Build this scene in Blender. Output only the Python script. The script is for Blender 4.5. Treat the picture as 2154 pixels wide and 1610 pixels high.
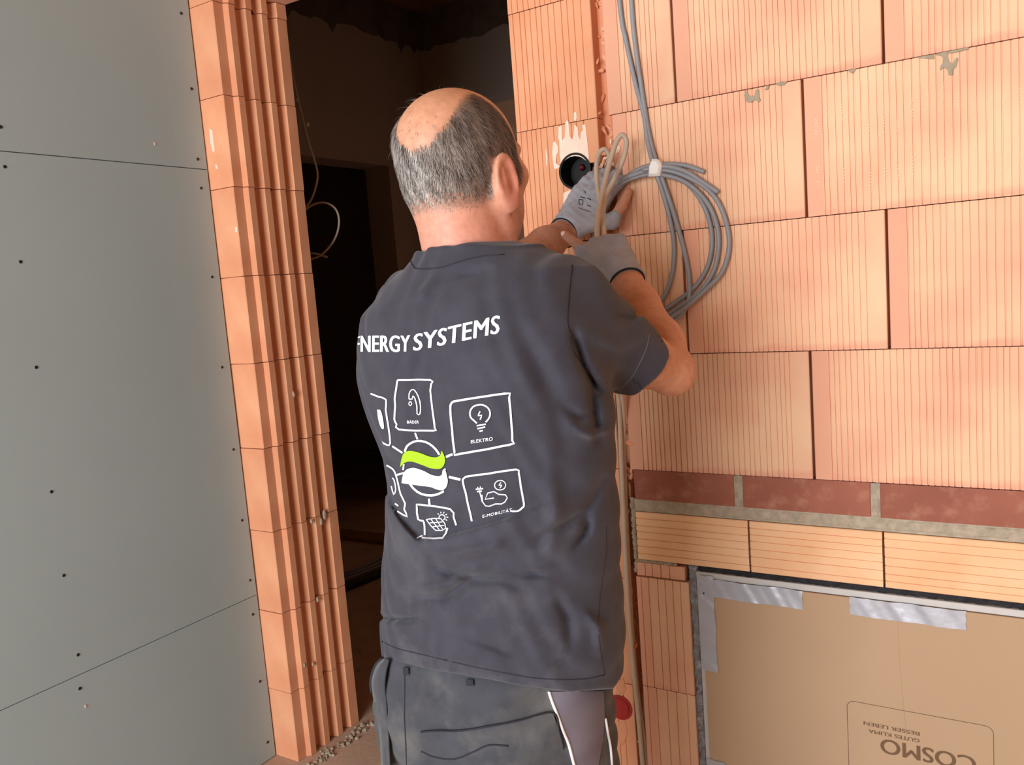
import bpy, bmesh, math, random
import numpy as np
from mathutils import Vector, Matrix
from mathutils.bvhtree import BVHTree

for o in list(bpy.data.objects):
    bpy.data.objects.remove(o)
scene = bpy.context.scene
COL = scene.collection
random.seed(7)
rng = np.random.default_rng(7)

# ------------------------------------------------------------------ camera
IW, IH, FPX = 2154.0, 1610.0, 1759.41
YAW, PITCH, ROLL = 0.559678, 0.116341, -0.077197
CAM = np.array([0.0, -1.64014, 1.38838])
_cy, _sy, _cp, _sp = math.cos(YAW), math.sin(YAW), math.cos(PITCH), math.sin(PITCH)
FW = np.array([-_sy * _cp, _cy * _cp, -_sp])
_r = np.array([_cy, _sy, 0.0])
_u = np.cross(_r, FW)
RT = math.cos(ROLL) * _r + math.sin(ROLL) * _u
UP = -math.sin(ROLL) * _r + math.cos(ROLL) * _u
cd = bpy.data.cameras.new('camera')
cd.sensor_width = 36.0
cd.lens = 36.0 * FPX / IW
cd.clip_start = 0.02
cam = bpy.data.objects.new('camera', cd)
cam.matrix_world = Matrix(((RT[0], UP[0], -FW[0], CAM[0]), (RT[1], UP[1], -FW[1], CAM[1]),
                           (RT[2], UP[2], -FW[2], CAM[2]), (0, 0, 0, 1)))
COL.objects.link(cam)
scene.camera = cam


def ray(px, py):
    return FW + ((px - IW / 2) / FPX) * RT - ((py - IH / 2) / FPX) * UP


def D(px, py, d):                      # pixel at a chosen depth
    return CAM + ray(px, py) * d


def on(axis, val, px, py):             # pixel on an axis-aligned plane
    r = ray(px, py)
    return CAM + r * ((val - CAM[axis]) / r[axis])


def W(px, py, y=0.0):                  # pixel on the brick wall
    return on(1, y, px, py)


def pix(p):
    d = np.asarray(p) - CAM
    z = d @ FW
    return np.stack([IW / 2 + FPX * (d @ RT) / z, IH / 2 - FPX * (d @ UP) / z], -1)


# ------------------------------------------------------------------ light and exposure
world = bpy.data.worlds.new('world')
scene.world = world
world.use_nodes = True
bg = world.node_tree.nodes['Background']
bg.inputs[0].default_value = (0.62, 0.78, 1.0, 1)
bg.inputs[1].default_value = 1.0


def area(name, loc, rot, sx, sy, power, col):
    l = bpy.data.lights.new(name, 'AREA')
    l.shape = 'RECTANGLE'
    l.size, l.size_y, l.energy, l.color = sx, sy, power, col
    o = bpy.data.objects.new(name, l)
    o.location, o.rotation_euler = loc, rot
    COL.objects.link(o)
    return o


# daylight entering by the wide terrace opening behind the camera
area('terrace_opening_offscreen', (-0.75, -4.05, 1.40), (math.radians(90), 0, 0), 2.1, 2.0, 172, (0.93, 0.97, 1.0))
scene.view_settings.view_transform = 'Standard'
scene.view_settings.look = 'None'
scene.view_settings.gamma = 1.0
scene.view_settings.use_curve_mapping = False
scene.view_settings.exposure = 0.02


# ------------------------------------------------------------------ helpers
def lin(c):
    c = [v / 255.0 for v in c]
    return tuple(v / 12.92 if v <= 0.04045 else ((v + 0.055) / 1.055) ** 2.4 for v in c) + (1.0,)


def link(o, parent=None):
    COL.objects.link(o)
    if parent is not None:
        o.parent = parent
        o.matrix_parent_inverse = Matrix.Identity(4)
    return o


def obj(name, me, mat=None, parent=None, smooth=False):
    o = bpy.data.objects.new(name, me)
    if mat is not None:
        me.materials.clear()
        me.materials.append(mat)
    if smooth:
        me.polygons.foreach_set('use_smooth', [True] * len(me.polygons))
    return link(o, parent)


def tag(o, label=None, cat=None, group=None, kind=None):
    for k, v in (('label', label), ('category', cat), ('group', group), ('kind', kind)):
        if v:
            o[k] = v
    return o


def empty(name, loc=(0, 0, 0)):
    o = bpy.data.objects.new(name, None)
    o.empty_display_size = 0.1
    o.location = loc
    return link(o)


def mesh(name, v, f):
    me = bpy.data.meshes.new(name)
    me.from_pydata([tuple(map(float, p)) for p in v], [], f)
    me.update()
    return me


def bm_mesh(name, bm):
    me = bpy.data.meshes.new(name)
    bmesh.ops.recalc_face_normals(bm, faces=bm.faces)
    bm.to_mesh(me)
    bm.free()
    return me


def bm_box(bm, x0, x1, y0, y1, z0, z1, bevel=0.0):
    vs = [bm.verts.new(p) for p in ((x0, y0, z0), (x1, y0, z0), (x1, y1, z0), (x0, y1, z0),
                                    (x0, y0, z1), (x1, y0, z1), (x1, y1, z1), (x0, y1, z1))]
    fs = [bm.faces.new([vs[i] for i in q]) for q in
          ((0, 3, 2, 1), (4, 5, 6, 7), (0, 1, 5, 4), (1, 2, 6, 5), (2, 3, 7, 6), (3, 0, 4, 7))]
    if bevel:
        es = {e for f in fs for e in f.edges}
        bmesh.ops.bevel(bm, geom=list(es), offset=bevel, segments=1, affect='EDGES')


def box(name, x0, x1, y0, y1, z0, z1, mat, parent=None, bevel=0.0):
    bm = bmesh.new()
    bm_box(bm, x0, x1, y0, y1, z0, z1, bevel)
    return obj(name, bm_mesh(name, bm), mat, parent)


def prism(name, poly, z0, z1, mat=None, parent=None):
    """polygon in plan (x, y) swept from z0 to z1"""
    n = len(poly)
    v = [(x, y, z0) for x, y in poly] + [(x, y, z1) for x, y in poly]
    f = [(i, (i + 1) % n, n + (i + 1) % n, n + i) for i in range(n)]
    bm = bmesh.new()
    vs = [bm.verts.new(p) for p in v]
    for q in f:
        bm.faces.new([vs[i] for i in q])
    bm.faces.new(vs[:n]); bm.faces.new(vs[n:])
    bmesh.ops.triangulate(bm, faces=[fc for fc in bm.faces if len(fc.verts) > 4])
    me = bm_mesh(name, bm)
    return me if mat is None else obj(name, me, mat, parent)


def plate(name, pts, thick, mat, parent=None, axis=1, dome=0.0):
    """outline of 3-D points lying in a plane y=const, thickened towards the room (-y)"""
    bm = bmesh.new()
    back = [bm.verts.new(p) for p in pts]
    c = np.mean(np.array(pts), 0)
    front = []
    for p in pts:
        q = np.array(p) + (c - np.array(p)) * dome
        q[axis] -= thick
        front.append(bm.verts.new(q))
    n = len(pts)
    for i in range(n):
        bm.faces.new((back[i], back[(i + 1) % n], front[(i + 1) % n], front[i]))
    from mathutils.geometry import tessellate_polygon
    keep = [i for i in range(3) if i != axis]
    for tri in tessellate_polygon([[Vector((p[keep[0]], p[keep[1]], 0)) for p in pts]]):
        try:
            bm.faces.new([front[i] for i in tri])
        except ValueError:
            pass
    return obj(name, bm_mesh(name, bm), mat, parent, False)


def spline(pts, n=8):
    """Catmull-Rom through the points"""
    P = np.array(pts, float)
    P = np.vstack([2 * P[0] - P[1], P, 2 * P[-1] - P[-2]])
    out = []
    for i in range(1, len(P) - 2):
        for k in range(n):
            t = k / n
            a, b, c, d = P[i - 1], P[i], P[i + 1], P[i + 2]
            out.append(0.5 * (2 * b + (c - a) * t + (2 * a - 5 * b + 4 * c - d) * t * t + (3 * b - a - 3 * c + d) * t ** 3))
    out.append(P[-2])
    return np.array(out)


def tube_data(pts, r, seg=8, cap=True):
    P = np.asarray(pts, float)
    n = len(P)
    R = np.full(n, r) if np.isscalar(r) else np.interp(np.linspace(0, 1, n), np.linspace(0, 1, len(r)), r)
    T = np.gradient(P, axis=0)
    T /= np.linalg.norm(T, axis=1)[:, None] + 1e-12
    nv = np.cross(T[0], [0, 0, 1.0])
    if np.linalg.norm(nv) < 1e-3:
        nv = np.cross(T[0], [1.0, 0, 0])
    v, f = [], []
    for i in range(n):
        nv = nv - T[i] * (nv @ T[i]); nv /= np.linalg.norm(nv) + 1e-12
        b = np.cross(T[i], nv)
        for k in range(seg):
            a = 2 * math.pi * k / seg
            v.append(P[i] + R[i] * (math.cos(a) * nv + math.sin(a) * b))
        if i:
            for k in range(seg):
                a0, a1 = (i - 1) * seg + k, (i - 1) * seg + (k + 1) % seg
                f.append((a0, a1, a1 + seg, a0 + seg))
    if cap:
        f.append(tuple(range(seg))[::-1]); f.append(tuple(range((n - 1) * seg, n * seg)))
    return v, f


def tube(name, pts, r, mat, parent=None, seg=8, n=8, smooth_path=True):
    v, f = tube_data(spline(pts, n) if smooth_path else pts, r, seg)
    return obj(name, mesh(name, v, f), mat, parent, True)


# ------------------------------------------------------------------ materials
class NT:
    def __init__(self, name, rough=0.8, spec=0.3):
        self.m = bpy.data.materials.new(name)
        self.m.use_nodes = True
        self.t = self.m.node_tree
        self.b = self.t.nodes['Principled BSDF']
        self.b.inputs['Roughness'].default_value = rough
        self.b.inputs['Specular IOR Level'].default_value = spec

    def n(self, kind, **kw):
        nd = self.t.nodes.new(kind)
        for k, v in kw.items():
            setattr(nd, k, v)
        return nd

    def l(self, a, b):
        self.t.links.new(a, b)

    def coord(self, scale=(1, 1, 1), out='Object'):
        tc = self.n('ShaderNodeTexCoord'); mp = self.n('ShaderNodeMapping')
        mp.inputs['Scale'].default_value = scale
        self.l(tc.outputs[out], mp.inputs['Vector'])
        return mp.outputs[0]

    def noise(self, scale, detail=4, rough=0.55, vec=None):
        nz = self.n('ShaderNodeTexNoise')
        nz.inputs['Scale'].default_value = scale
        nz.inputs['Detail'].default_value = detail
        nz.inputs['Roughness'].default_value = rough
        self.l(vec if vec is not None else self.coord(), nz.inputs['Vector'])
        return nz.outputs['Fac']

    def ramp(self, fac, stops):
        r = self.n('ShaderNodeValToRGB')
        el = r.color_ramp.elements
        while len(el) < len(stops):
            el.new(0.5)
        for e, (p, c) in zip(el, stops):
            e.position = p
            e.color = c
        self.l(fac, r.inputs[0])
        return r.outputs[0]

    def mix(self, fac, a, b, mode='MIX'):
        mx = self.n('ShaderNodeMix', data_type='RGBA', blend_type=mode)
        for s, v in ((mx.inputs[0], fac), (mx.inputs[6], a), (mx.inputs[7], b)):
            if hasattr(v, 'links') or hasattr(v, 'is_linked'):
                self.l(v, s)
            else:
                s.default_value = v
        return mx.outputs[2]

    def bump(self, h, strength=0.3, dist=0.002):
        bp = self.n('ShaderNodeBump')
        bp.inputs['Strength'].default_value = strength
        bp.inputs['Distance'].default_value = dist
        self.l(h, bp.inputs['Height'])
        self.l(bp.outputs[0], self.b.inputs['Normal'])

    def col(self, c):
        if hasattr(c, 'is_linked'):
            self.l(c, self.b.inputs['Base Color'])
        else:
            self.b.inputs['Base Color'].default_value = c
        return self.m


def plain(name, c, rough=0.7, spec=0.3, var=0.06, scale=14, bump=0.0, bscale=120, metal=0.0):
    t = NT(name, rough, spec)
    c = lin(c)
    lo = tuple(v * (1 - var) for v in c[:3]) + (1,)
    hi = tuple(min(1, v * (1 + var)) for v in c[:3]) + (1,)
    t.b.inputs['Metallic'].default_value = metal
    m = t.col(t.ramp(t.noise(scale), [(0.3, lo), (0.7, hi)]))
    if bump:
        t.bump(t.noise(bscale, 3), bump, 0.002)
    return m


def clay(name, a, b, c, dirt=0.15, margin=None):
    """fired clay: two tones in soft patches, a little per-brick shift, fine grain"""
    t = NT(name, 0.86, 0.2)
    vec = t.coord()
    base = t.ramp(t.noise(5.5, 2, 0.5, vec), [(0.35, lin(a)), (0.62, lin(b))])
    if margin:
        sp = t.n('ShaderNodeSeparateXYZ'); t.l(vec, sp.inputs[0])
        wob = t.n('ShaderNodeMath', operation='MULTIPLY_ADD')
        t.l(t.noise(14, 2, 0.5, vec), wob.inputs[0]); wob.inputs[1].default_value = 0.05; wob.inputs[2].default_value = -0.025

        def edge(out, lo, hi, amt):
            ad = t.n('ShaderNodeMath', operation='ADD'); t.l(out, ad.inputs[0]); t.l(wob.outputs[0], ad.inputs[1])
            if amt == 0:
                return t.ramp(out, [(lo, (1, 1, 1, 1)), (hi, (0, 0, 0, 1))])
            return t.ramp(ad.outputs[0], [(lo, (1, 1, 1, 1)), (hi, (0, 0, 0, 1))])
        f1 = edge(sp.outputs[0], 0.029, 0.034, 0)
        f2 = edge(sp.outputs[2], 0.004, 0.016, 1)
        mxx = t.n('ShaderNodeMath', operation='MAXIMUM'); t.l(f1, mxx.inputs[0]); t.l(f2, mxx.inputs[1])
        mlt = t.n('ShaderNodeMath', operation='MULTIPLY'); t.l(mxx.outputs[0], mlt.inputs[0]); mlt.inputs[1].default_value = 0.85
        base = t.mix(mlt.outputs[0], base, lin(margin))
    base = t.mix(t.ramp(t.noise(28, 4, 0.6, vec), [(0.5, (0, 0, 0, 1)), (0.8, (dirt, dirt, dirt, 1))]), base, lin(c))
    info = t.n('ShaderNodeObjectInfo')
    hs = t.n('ShaderNodeHueSaturation')
    mr = t.n('ShaderNodeMapRange')
    mr.inputs[3].default_value, mr.inputs[4].default_value = 0.93, 1.06
    t.l(info.outputs['Random'], mr.inputs[0]); t.l(mr.outputs[0], hs.inputs['Value'])
    t.l(base, hs.inputs['Color'])
    t.bump(t.noise(260, 3, 0.6, vec), 0.18, 0.001)
    return t.col(hs.outputs[0])


M = {}
M['clay'] = clay('fired_clay', (230, 173, 141), (239, 194, 158), (216, 150, 122), 0.12, (228, 166, 138))
M['clay_jamb'] = clay('jamb_clay', (222, 150, 112), (232, 168, 128), (240, 194, 160))
M['clay_dark'] = clay('chase_clay', (220, 146, 108), (230, 164, 124), (206, 134, 98), 0.3)
M['red'] = clay('red_brick', (142, 86, 70), (160, 100, 82), (206, 158, 130), 0.4)
M['lintel'] = clay('lintel_clay', (234, 180, 134), (243, 198, 156), (216, 150, 110))
M['mortar'] = plain('mortar', (172, 158, 138), 0.95, 0.1, 0.18, 60, 0.7, 180)
M['mortar_wet'] = plain('mortar_drip', (164, 150, 128), 0.9, 0.1, 0.1, 60, 0.3, 200)
M['plaster'] = plain('plaster_smear', (244, 216, 196), 0.9, 0.2, 0.08, 40, 0.5, 160)
M['board'] = plain('plasterboard', (162, 178, 179), 0.62, 0.35, 0.025, 2.2)
M['screw'] = plain('screw_head', (22, 24, 26), 0.5, 0.4)
M['hallwall'] = plain('hall_plaster', (186, 170, 154), 0.95, 0.1, 0.07, 1.6, 0.3, 60)
M['concrete'] = plain('ring_beam_concrete', (118, 104, 88), 0.95, 0.1, 0.22, 9, 0.6, 60)
M['wood'] = plain('ceiling_boards', (150, 108, 62), 0.8, 0.2, 0.12, 5)
M['floor'] = plain('dusty_screed', (196, 166, 144), 0.95, 0.1, 0.14, 4, 0.5, 70)
M['room'] = plain('room_plaster', (214, 196, 176), 0.95, 0.1, 0.05, 2)
M['cable_grey'] = plain('grey_sheath', (142, 142, 146), 0.45, 0.4, 0.05, 30)
M['cable_beige'] = plain('beige_sheath', (192, 172, 152), 0.5, 0.35, 0.07, 20)
M['white'] = plain('white_tape', (236, 232, 226), 0.5, 0.4, 0.03)
M['card'] = plain('cardboard', (180, 150, 120), 0.8, 0.2, 0.03, 3)
M['print'] = plain('brown_print', (112, 86, 64), 0.8, 0.2, 0.03)
M['alu'] = plain('painted_frame', (196, 192, 188), 0.4, 0.5, 0.03)
M['foam'] = plain('black_foam', (52, 50, 52), 0.95, 0.1, 0.3, 60, 1.0, 140)
M['foil'] = plain('crumpled_foil', (140, 138, 140), 0.4, 0.5, 0.35, 70, 1.0, 110, 0.35)
M['tape'] = plain('duct_tape', (182, 184, 192), 0.34, 0.5, 0.05, 30, 0.35, 45, 0.25)
M['blackbox'] = plain('black_plastic', (15, 14, 16), 0.6, 0.3, 0.1)
M['redbox'] = plain('red_plastic', (168, 36, 30), 0.45, 0.4, 0.06)
M['copper'] = plain('cable_core', (186, 150, 120), 0.5, 0.4)

# ------------------------------------------------------------------ the setting
XL, XJ, XD = -1.989, -1.895, -0.968      # plasterboard face, left jamb arris, right door edge
CH0, CH1 = -0.768, -0.742                # cable chase
XR = 1.25
WT = 0.26
HX, HY = -3.5, 3.11                      # hall: left wall and far wall


def structure(o):
    o['kind'] = 'structure'
    return o


# floor, ceiling and the unseen sides of the room; the rear wall is mostly a terrace opening
structure(box('floor', -6.2, 2.6, -4.3, 4.2, -0.15, 0.0, M['floor']))
structure(box('ceiling', XL - 0.3, 2.6, -4.3, WT, 2.62, 2.8, M['wood']))  # ceiling out of view; timber tone chosen to warm the bounced light
structure(box('wall_right', 2.4, 2.6, -4.3, WT, 0.0, 2.62, M['room']))
bm = bmesh.new()
bm_box(bm, XL, -1.82, -4.3, -4.1, 0, 2.62)
bm_box(bm, 0.32, 2.4, -4.3, -4.1, 0, 2.62)
bm_box(bm, -1.82, 0.32, -4.3, -4.1, 2.42, 2.62)
bm_box(bm, -1.82, 0.32, -4.3, -4.1, 0, 0.36)
structure(obj('wall_rear', bm_mesh('wall_rear', bm), M['room']))

# --- brick wall: core (behind the blocks) + blocks as parts
FB = 0.05                                # depth of the modelled block shells
bm = bmesh.new()
bm_box(bm, CH0 - 0.01, CH1 + 0.02, 0.032, WT, 0, 2.62)        # floor of the chase
bm_box(bm, XD + 0.004, CH0 - 0.01, FB - 0.002, WT, 0, 2.62)
bm_box(bm, CH1 + 0.02, -0.624, 0.0485, WT, 0, 2.62)
bm_box(bm, -0.624, 0.235, 0.0485, WT, 0.767, 2.62)
bm_box(bm, -0.624, 0.235, 0.14, WT, 0, 0.767)                 # back of the cabinet niche
bm_box(bm, 0.235, 2.4, 0.0485, WT, 0, 2.62)
wall = structure(obj('wall_back', bm_mesh('wall_back', bm), M['clay_dark']))


def grooved(w, h, d=FB, ml=0.032, mr=0.028, pitch=0.0112, gw=0.0024, gd=0.0022, seed=0, horizontal=False):
    """block shell with its front at y=0 and fine real grooves"""
    rn = random.Random(seed)
    span = h if horizontal else w
    prof = [(0.0, 0.0015), (0.0015, 0.0)]
    x = ml
    while x < span - mr:
        g = gw * rn.uniform(0.75, 1.2)
        prof += [(x - g / 2, 0.0), (x - g / 4, gd), (x + g / 4, gd), (x + g / 2, 0.0)]
        x += pitch * rn.choice((0.82, 1.0, 1.0, 1.18))
    prof += [(span - 0.0015, 0.0), (span, 0.0015), (span, d), (0.0, d)]
    if horizontal:
        n = len(prof)
        v = [(0.0, y, z) for z, y in prof] + [(w, y, z) for z, y in prof]
        f = [(i, (i + 1) % n, n + (i + 1) % n, n + i) for i in range(n)]
        bm = bmesh.new()
        vs = [bm.verts.new(p) for p in v]
        for q in f:
            bm.faces.new([vs[i] for i in q])
        for e in (vs[:n], vs[n:]):
            fc = bm.faces.new(e)
            bmesh.ops.triangulate(bm, faces=[fc])
        return bm_mesh('brick', bm)
    return prism('brick', prof, 0.0, h)


VG, HG = 0.005, 0.0016
CACHE = {}


def brick(x0, x1, z0, z1, mat='clay', parent=wall, key=None, y=None, gl=VG / 2, gr=VG / 2, gb=HG / 2, gt=HG / 2, **kw):
    w, h = round(x1 - x0 - gl - gr, 4), round(z1 - z0 - gb - gt, 4)
    k = (w, h, mat, key, tuple(sorted(kw.items())))
    if k not in CACHE:
        CACHE[k] = grooved(w, h, seed=key or 0, **kw)
    o = bpy.data.objects.new('brick', CACHE[k])
    if not CACHE[k].materials:
        CACHE[k].materials.append(M[mat])
    o.location = (x0 + gl, random.uniform(-0.0008, 0.0008) if y is None else y, z0 + gb)
    return link(o, parent)


ZC = [0.22 + 0.25 * i for i in range(10)]
L = 0.379
# strip between the door and the chase
hole_brick = None
for i, z in enumerate([-0.03] + ZC):
    z0, z1 = max(z, 0.0), z + 0.25
    b = brick(XD, CH0, z0, z1, 'clay_jamb', key=i + 1, gr=0.0, ml=0.012, mr=0.02, pitch=0.0145, gw=0.003)
    if abs(z0 - 1.47) < 1e-3:
        hole_brick = b
# blocks right of the chase
joints = {1.97: [-0.354], 2.22: [-0.595], 1.72: [-0.595, -0.216], 1.47: [-0.354], 1.22: [-0.597, -0.218], 0.97: [-0.357]}
for z, js in joints.items():
    xs = [CH1 if z != 1.47 else -0.735] + list(js)
    while xs[-1] < XR:
        xs.append(xs[-1] + L)
    for i in range(len(xs) - 1):
        brick(xs[i], xs[i + 1], z, z + 0.25, 'clay', key=int(z * 100) + i, gl=0.0 if i == 0 else VG / 2)
# brick bits left in the chase edge
brick(CH1 + 0.001, -0.737, 1.47, 1.72, 'clay_dark', y=0.008, gl=0, gr=0, ml=0.05, mr=0.0)
# red brick course and its mortar
reds = [(-0.736, -0.516), (-0.498, -0.257), (-0.240, 0.0)] + [(0.018 + 0.258 * i, 0.258 + 0.258 * i) for i in range(5)]
for i, (a, b) in enumerate(reds):
    brick(a, b, 0.9035, 0.9695, 'red', key=900 + i, gl=0, gr=0, gb=0, gt=0, ml=9, y=random.uniform(-0.001, 0.002))
bm = bmesh.new()
for i in range(1, len(reds)):
    bm_box(bm, reds[i - 1][1] - 0.001, reds[i][0] + 0.001, 0.004, 0.05, 0.895, 0.968)
bm_box(bm, -0.738, XR, 0.003, 0.05, 0.877, 0.9045)
for v in bm.verts:
    v.co.y += random.uniform(-0.001, 0.001)
obj('mortar_joint', bm_mesh('mortar_joint', bm), M['mortar'], wall)
# lumpy squeezed-out mortar on the bed joint
def mortar_strip(x0, x1, z0, z1, y, amp, seed, cell=0.004):
    rn = np.random.default_rng(seed)
    nx, nz = max(3, int((x1 - x0) / cell)), max(3, int((z1 - z0) / cell))
    h = rn.normal(0, 1, (nx + 1, nz + 1))
    for _ in range(2):
        h = (h + np.roll(h, 1, 0) + np.roll(h, -1, 0) + np.roll(h, 1, 1) + np.roll(h, -1, 1)) / 5
    h = h / h.std()
    v, f = [], []
    for i in range(nx + 1):
        for k in range(nz + 1):
            e = k in (0, nz) or i in (0, nx)
            v.append((x0 + (x1 - x0) * i / nx + (rn.uniform(-.0015, .0015) if i in (0, nx) else 0), y + (0.006 if e else 0) - amp * h[i, k], z0 + (z1 - z0) * k / nz + (rn.uniform(-.002, .002) if k in (0, nz) else 0)))
    for i in range(nx):
        for k in range(nz):
            a = i * (nz + 1) + k
            f.append((a, a + nz + 1, a + nz + 2, a + 1))
    return obj('mortar_joint', mesh('mortar_joint', v, f), M['mortar'], wall, True)


mortar_strip(-0.737, XR, 0.8775, 0.9035, 0.0015, 0.0014, 1)
for i in range(1, len(reds)):
    mortar_strip(reds[i - 1][1] - 0.0005, reds[i][0] + 0.0005, 0.902, 0.969, 0.003, 0.0012, 10 + i)
# lintel blocks with lengthwise grooves
lx = [-0.736, -0.489] + [-0.2365 + 0.2525 * i for i in range(7)]
for i in range(len(lx) - 1):
    brick(lx[i], lx[i + 1], 0.7675, 0.8765, 'lintel', key=700 + i, horizontal=True, ml=0.014, mr=0.01, pitch=0.0165, gw=0.0026,
          gl=0 if i == 0 else 0.002, gr=0.002)
# pier between the chase and the cabinet
brick(-0.742, -0.6315, 0.7305, 0.7615, 'clay', key=31, ml=0.02, mr=0.02, pitch=0.02, y=0.002, gl=0, gr=0)
for i, (a, b) in enumerate(((0.0, 0.222), (0.222, 0.474), (0.474, 0.729))):
    brick(-0.744, -0.623, a, b, 'clay', key=40 + i, ml=0.012, mr=0.012, pitch=0.021, gw=0.0022, gd=0.002, gl=0, gr=0)
mortar_strip(-0.745, -0.648, 0.7595, 0.7685, 0.0, 0.002, 31, 0.003)
mortar_strip(-0.7495, -0.738, 0.735, 0.905, 0.001, 0.002, 32, 0.003)
# blocks right of the cabinet, outside the frame
for i, z in enumerate((0.0, 0.25, 0.50)):
    for k, x in enumerate((0.24, 0.62, 1.0)):
        brick(x, x + 0.38, z, z + (0.25 if i < 2 else 0.2675), 'clay', key=60 + k)

# --- hole for the flush box, cut into the block
HC = W(1210, 360)
HR = 0.0365
bm = bmesh.new()
bmesh.ops.create_cone(bm, cap_ends=True, segments=40, radius1=HR, radius2=HR, depth=0.2,
                      matrix=Matrix.Translation((HC[0], 0.0, HC[2])) @ Matrix.Rotation(math.pi / 2, 4, 'X'))
bm_box(bm, HC[0] + 0.02, CH0 + 0.02, -0.1, 0.1, HC[2] - 0.03, HC[2] + 0.012)
cut = bpy.data.objects.new('cut', bm_mesh('cut', bm))
COL.objects.link(cut)
md = hole_brick.modifiers.new('b', 'BOOLEAN')
md.object, md.operation, md.solver = cut, 'DIFFERENCE', 'EXACT'
md.use_self = True
bpy.context.view_layer.update()
dg = bpy.context.evaluated_depsgraph_get()
nm = bpy.data.meshes.new_from_object(hole_brick.evaluated_get(dg))
hole_brick.modifiers.clear()
hole_brick.data = nm
bpy.data.objects.remove(cut)

bm = bmesh.new()                          # the box itself: open cup
ring = lambda r, y: [bm.verts.new((HC[0] + r * math.cos(a), y, HC[2] + r * math.sin(a))) for a in [2 * math.pi * k / 40 for k in range(40)]]
prof = [(HR - 0.0005, -0.001), (HR + 0.0018, -0.0025), (HR - 0.003, -0.0028), (HR - 0.0035, 0.043), (0.004, 0.0435)]
rs = [ring(*q) for q in prof]
for a, b in zip(rs, rs[1:]):
    for k in range(40):
        bm.faces.new((a[k], a[(k + 1) % 40], b[(k + 1) % 40], b[k]))
bm.faces.new(rs[-1])
jb = tag(empty('junction_box', (0, 0, 0)), 'round black flush junction box set in white plaster beside the raised gloved hand', 'junction box')
obj('cup', bm_mesh('cup', bm), M['blackbox'], jb)
o = tube('knockout', [(HC[0] - 0.004, 0.042, HC[2] + 0.014), (HC[0] - 0.002, 0.036, HC[2] + 0.008)], 0.006, plain('dark_red_plug', (92, 20, 22), 0.6), jb, 10, 2)
o['label'] = 'dark red plug inside the box'

# plaster pressed round the box, with finger strokes above
PL = []


def smear(pixels, th=0.003, mat='plaster', name='plaster_smear', y=0.0, dome=0.12):
    pts = [W(px, py, y) for px, py in pixels]
    o = plate(name, pts, th, M[mat], wall, 1, dome)
    return o


Z8 = lambda l: [(1140 + x / 8.05, 220 + y / 8.05) for x, y in l]
smear(Z8([(330, 1040), (310, 830), (303, 620), (282, 560), (290, 375), (340, 365), (348, 560), (355, 610), (392, 560), (410, 380), (402, 310), (432, 262), (455, 290),
          (466, 400), (480, 540), (520, 590), (545, 520), (560, 340), (610, 390), (628, 540), (655, 590), (665, 480), (705, 430), (690, 360), (728, 330), (745, 360), (760, 500), (775, 620),
          (790, 760), (805, 900), (785, 980), (745, 945), (690, 905), (630, 880), (560, 872), (480, 890), (420, 925), (375, 970), (345, 1020)]), 0.0022, dome=0.0)
smear(Z8([(545, 140), (560, 115), (590, 125), (598, 230), (575, 290), (548, 280)]), 0.002)
smear(Z8([(180, 800), (195, 660), (215, 620), (250, 650), (282, 720), (280, 800), (245, 880), (240, 990), (305, 1040), (330, 1050), (300, 1065), (240, 1100), (215, 1085), (195, 960)]), 0.0022, dome=0.0)
smear(Z8([(62, 740), (75, 760), (98, 900), (92, 1040), (78, 1050), (70, 900)]), 0.0012)
smear(Z8([(1150, 640), (1165, 575), (1185, 590), (1170, 690)]), 0.002)
smear(Z8([(1235, 760), (1270, 670), (1330, 700), (1335, 770), (1300, 830), (1250, 830)]), 0.003)
smear([(1186, 405), (1200, 398), (1212, 400), (1206, 415), (1196, 430), (1189, 440), (1185, 428)], 0.003)
# cement drips under the bed joint
Z1 = lambda l: [(1060 + x / 1.969, y / 1.969) for x, y in l]
for l in ([(995, 395), (1008, 372), (1012, 392), (1025, 402), (1040, 395), (1045, 372), (1056, 372), (1058, 400), (1064, 418), (1055, 424), (1040, 414), (1025, 426), (1008, 424)],
          [(1125, 350), (1150, 338), (1176, 340), (1160, 354), (1140, 356)], [(1080, 374), (1092, 356), (1100, 356), (1094, 372)],
          [(1700, 240), (1780, 226), (1782, 246), (1740, 242)],
          [(1785, 226), (1815, 218), (1840, 214), (1838, 240), (1846, 262), (1860, 262), (1874, 240), (1882, 244), (1872, 278), (1860, 290), (1858, 312), (1842, 312), (1838, 290), (1822, 280), (1806, 292), (1808, 274), (1822, 258), (1815, 234)],
          [(1838, 214), (1925, 196), (1926, 204), (1880, 217), (1840, 222)],
          [(1425, 292), (1462, 284), (1446, 304), (1432, 300)]):
    smear(Z1(l), 0.0028, 'mortar_wet', 'cement_drip', dome=0.0)

# hatch marks pressed into one block
v, f = [], []
x0, z0 = -0.334, 1.492
for c in range(15):
    for zc, hb in ((1.632 + 0.02 * math.sin(c * 0.9), 0.030), (1.535 + 0.012 * math.cos(c * 0.7), 0.034)):
        for k in range(6):
            x, z = x0 + c * 0.0228, zc + (k - 2.5) * hb / 6
            if z > 1.71 or random.random() < 0.25:
                continue
            a = len(v)
            sgn = 1 if c % 2 else -1
            v += [(x, -0.0011, z), (x + 0.0055, -0.0011, z + sgn * 0.004), (x + 0.0055, -0.0011, z + sgn * 0.004 + 0.0016), (x, -0.0011, z + 0.0016)]
            f.append((a, a + 1, a + 2, a + 3))
o = obj('hatch_marks', mesh('hatch_marks', v, f), plain('pale_clay_mark', (240, 206, 172), 0.9, 0.1, 0.04), wall)
o['kind'] = 'stuff'


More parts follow.
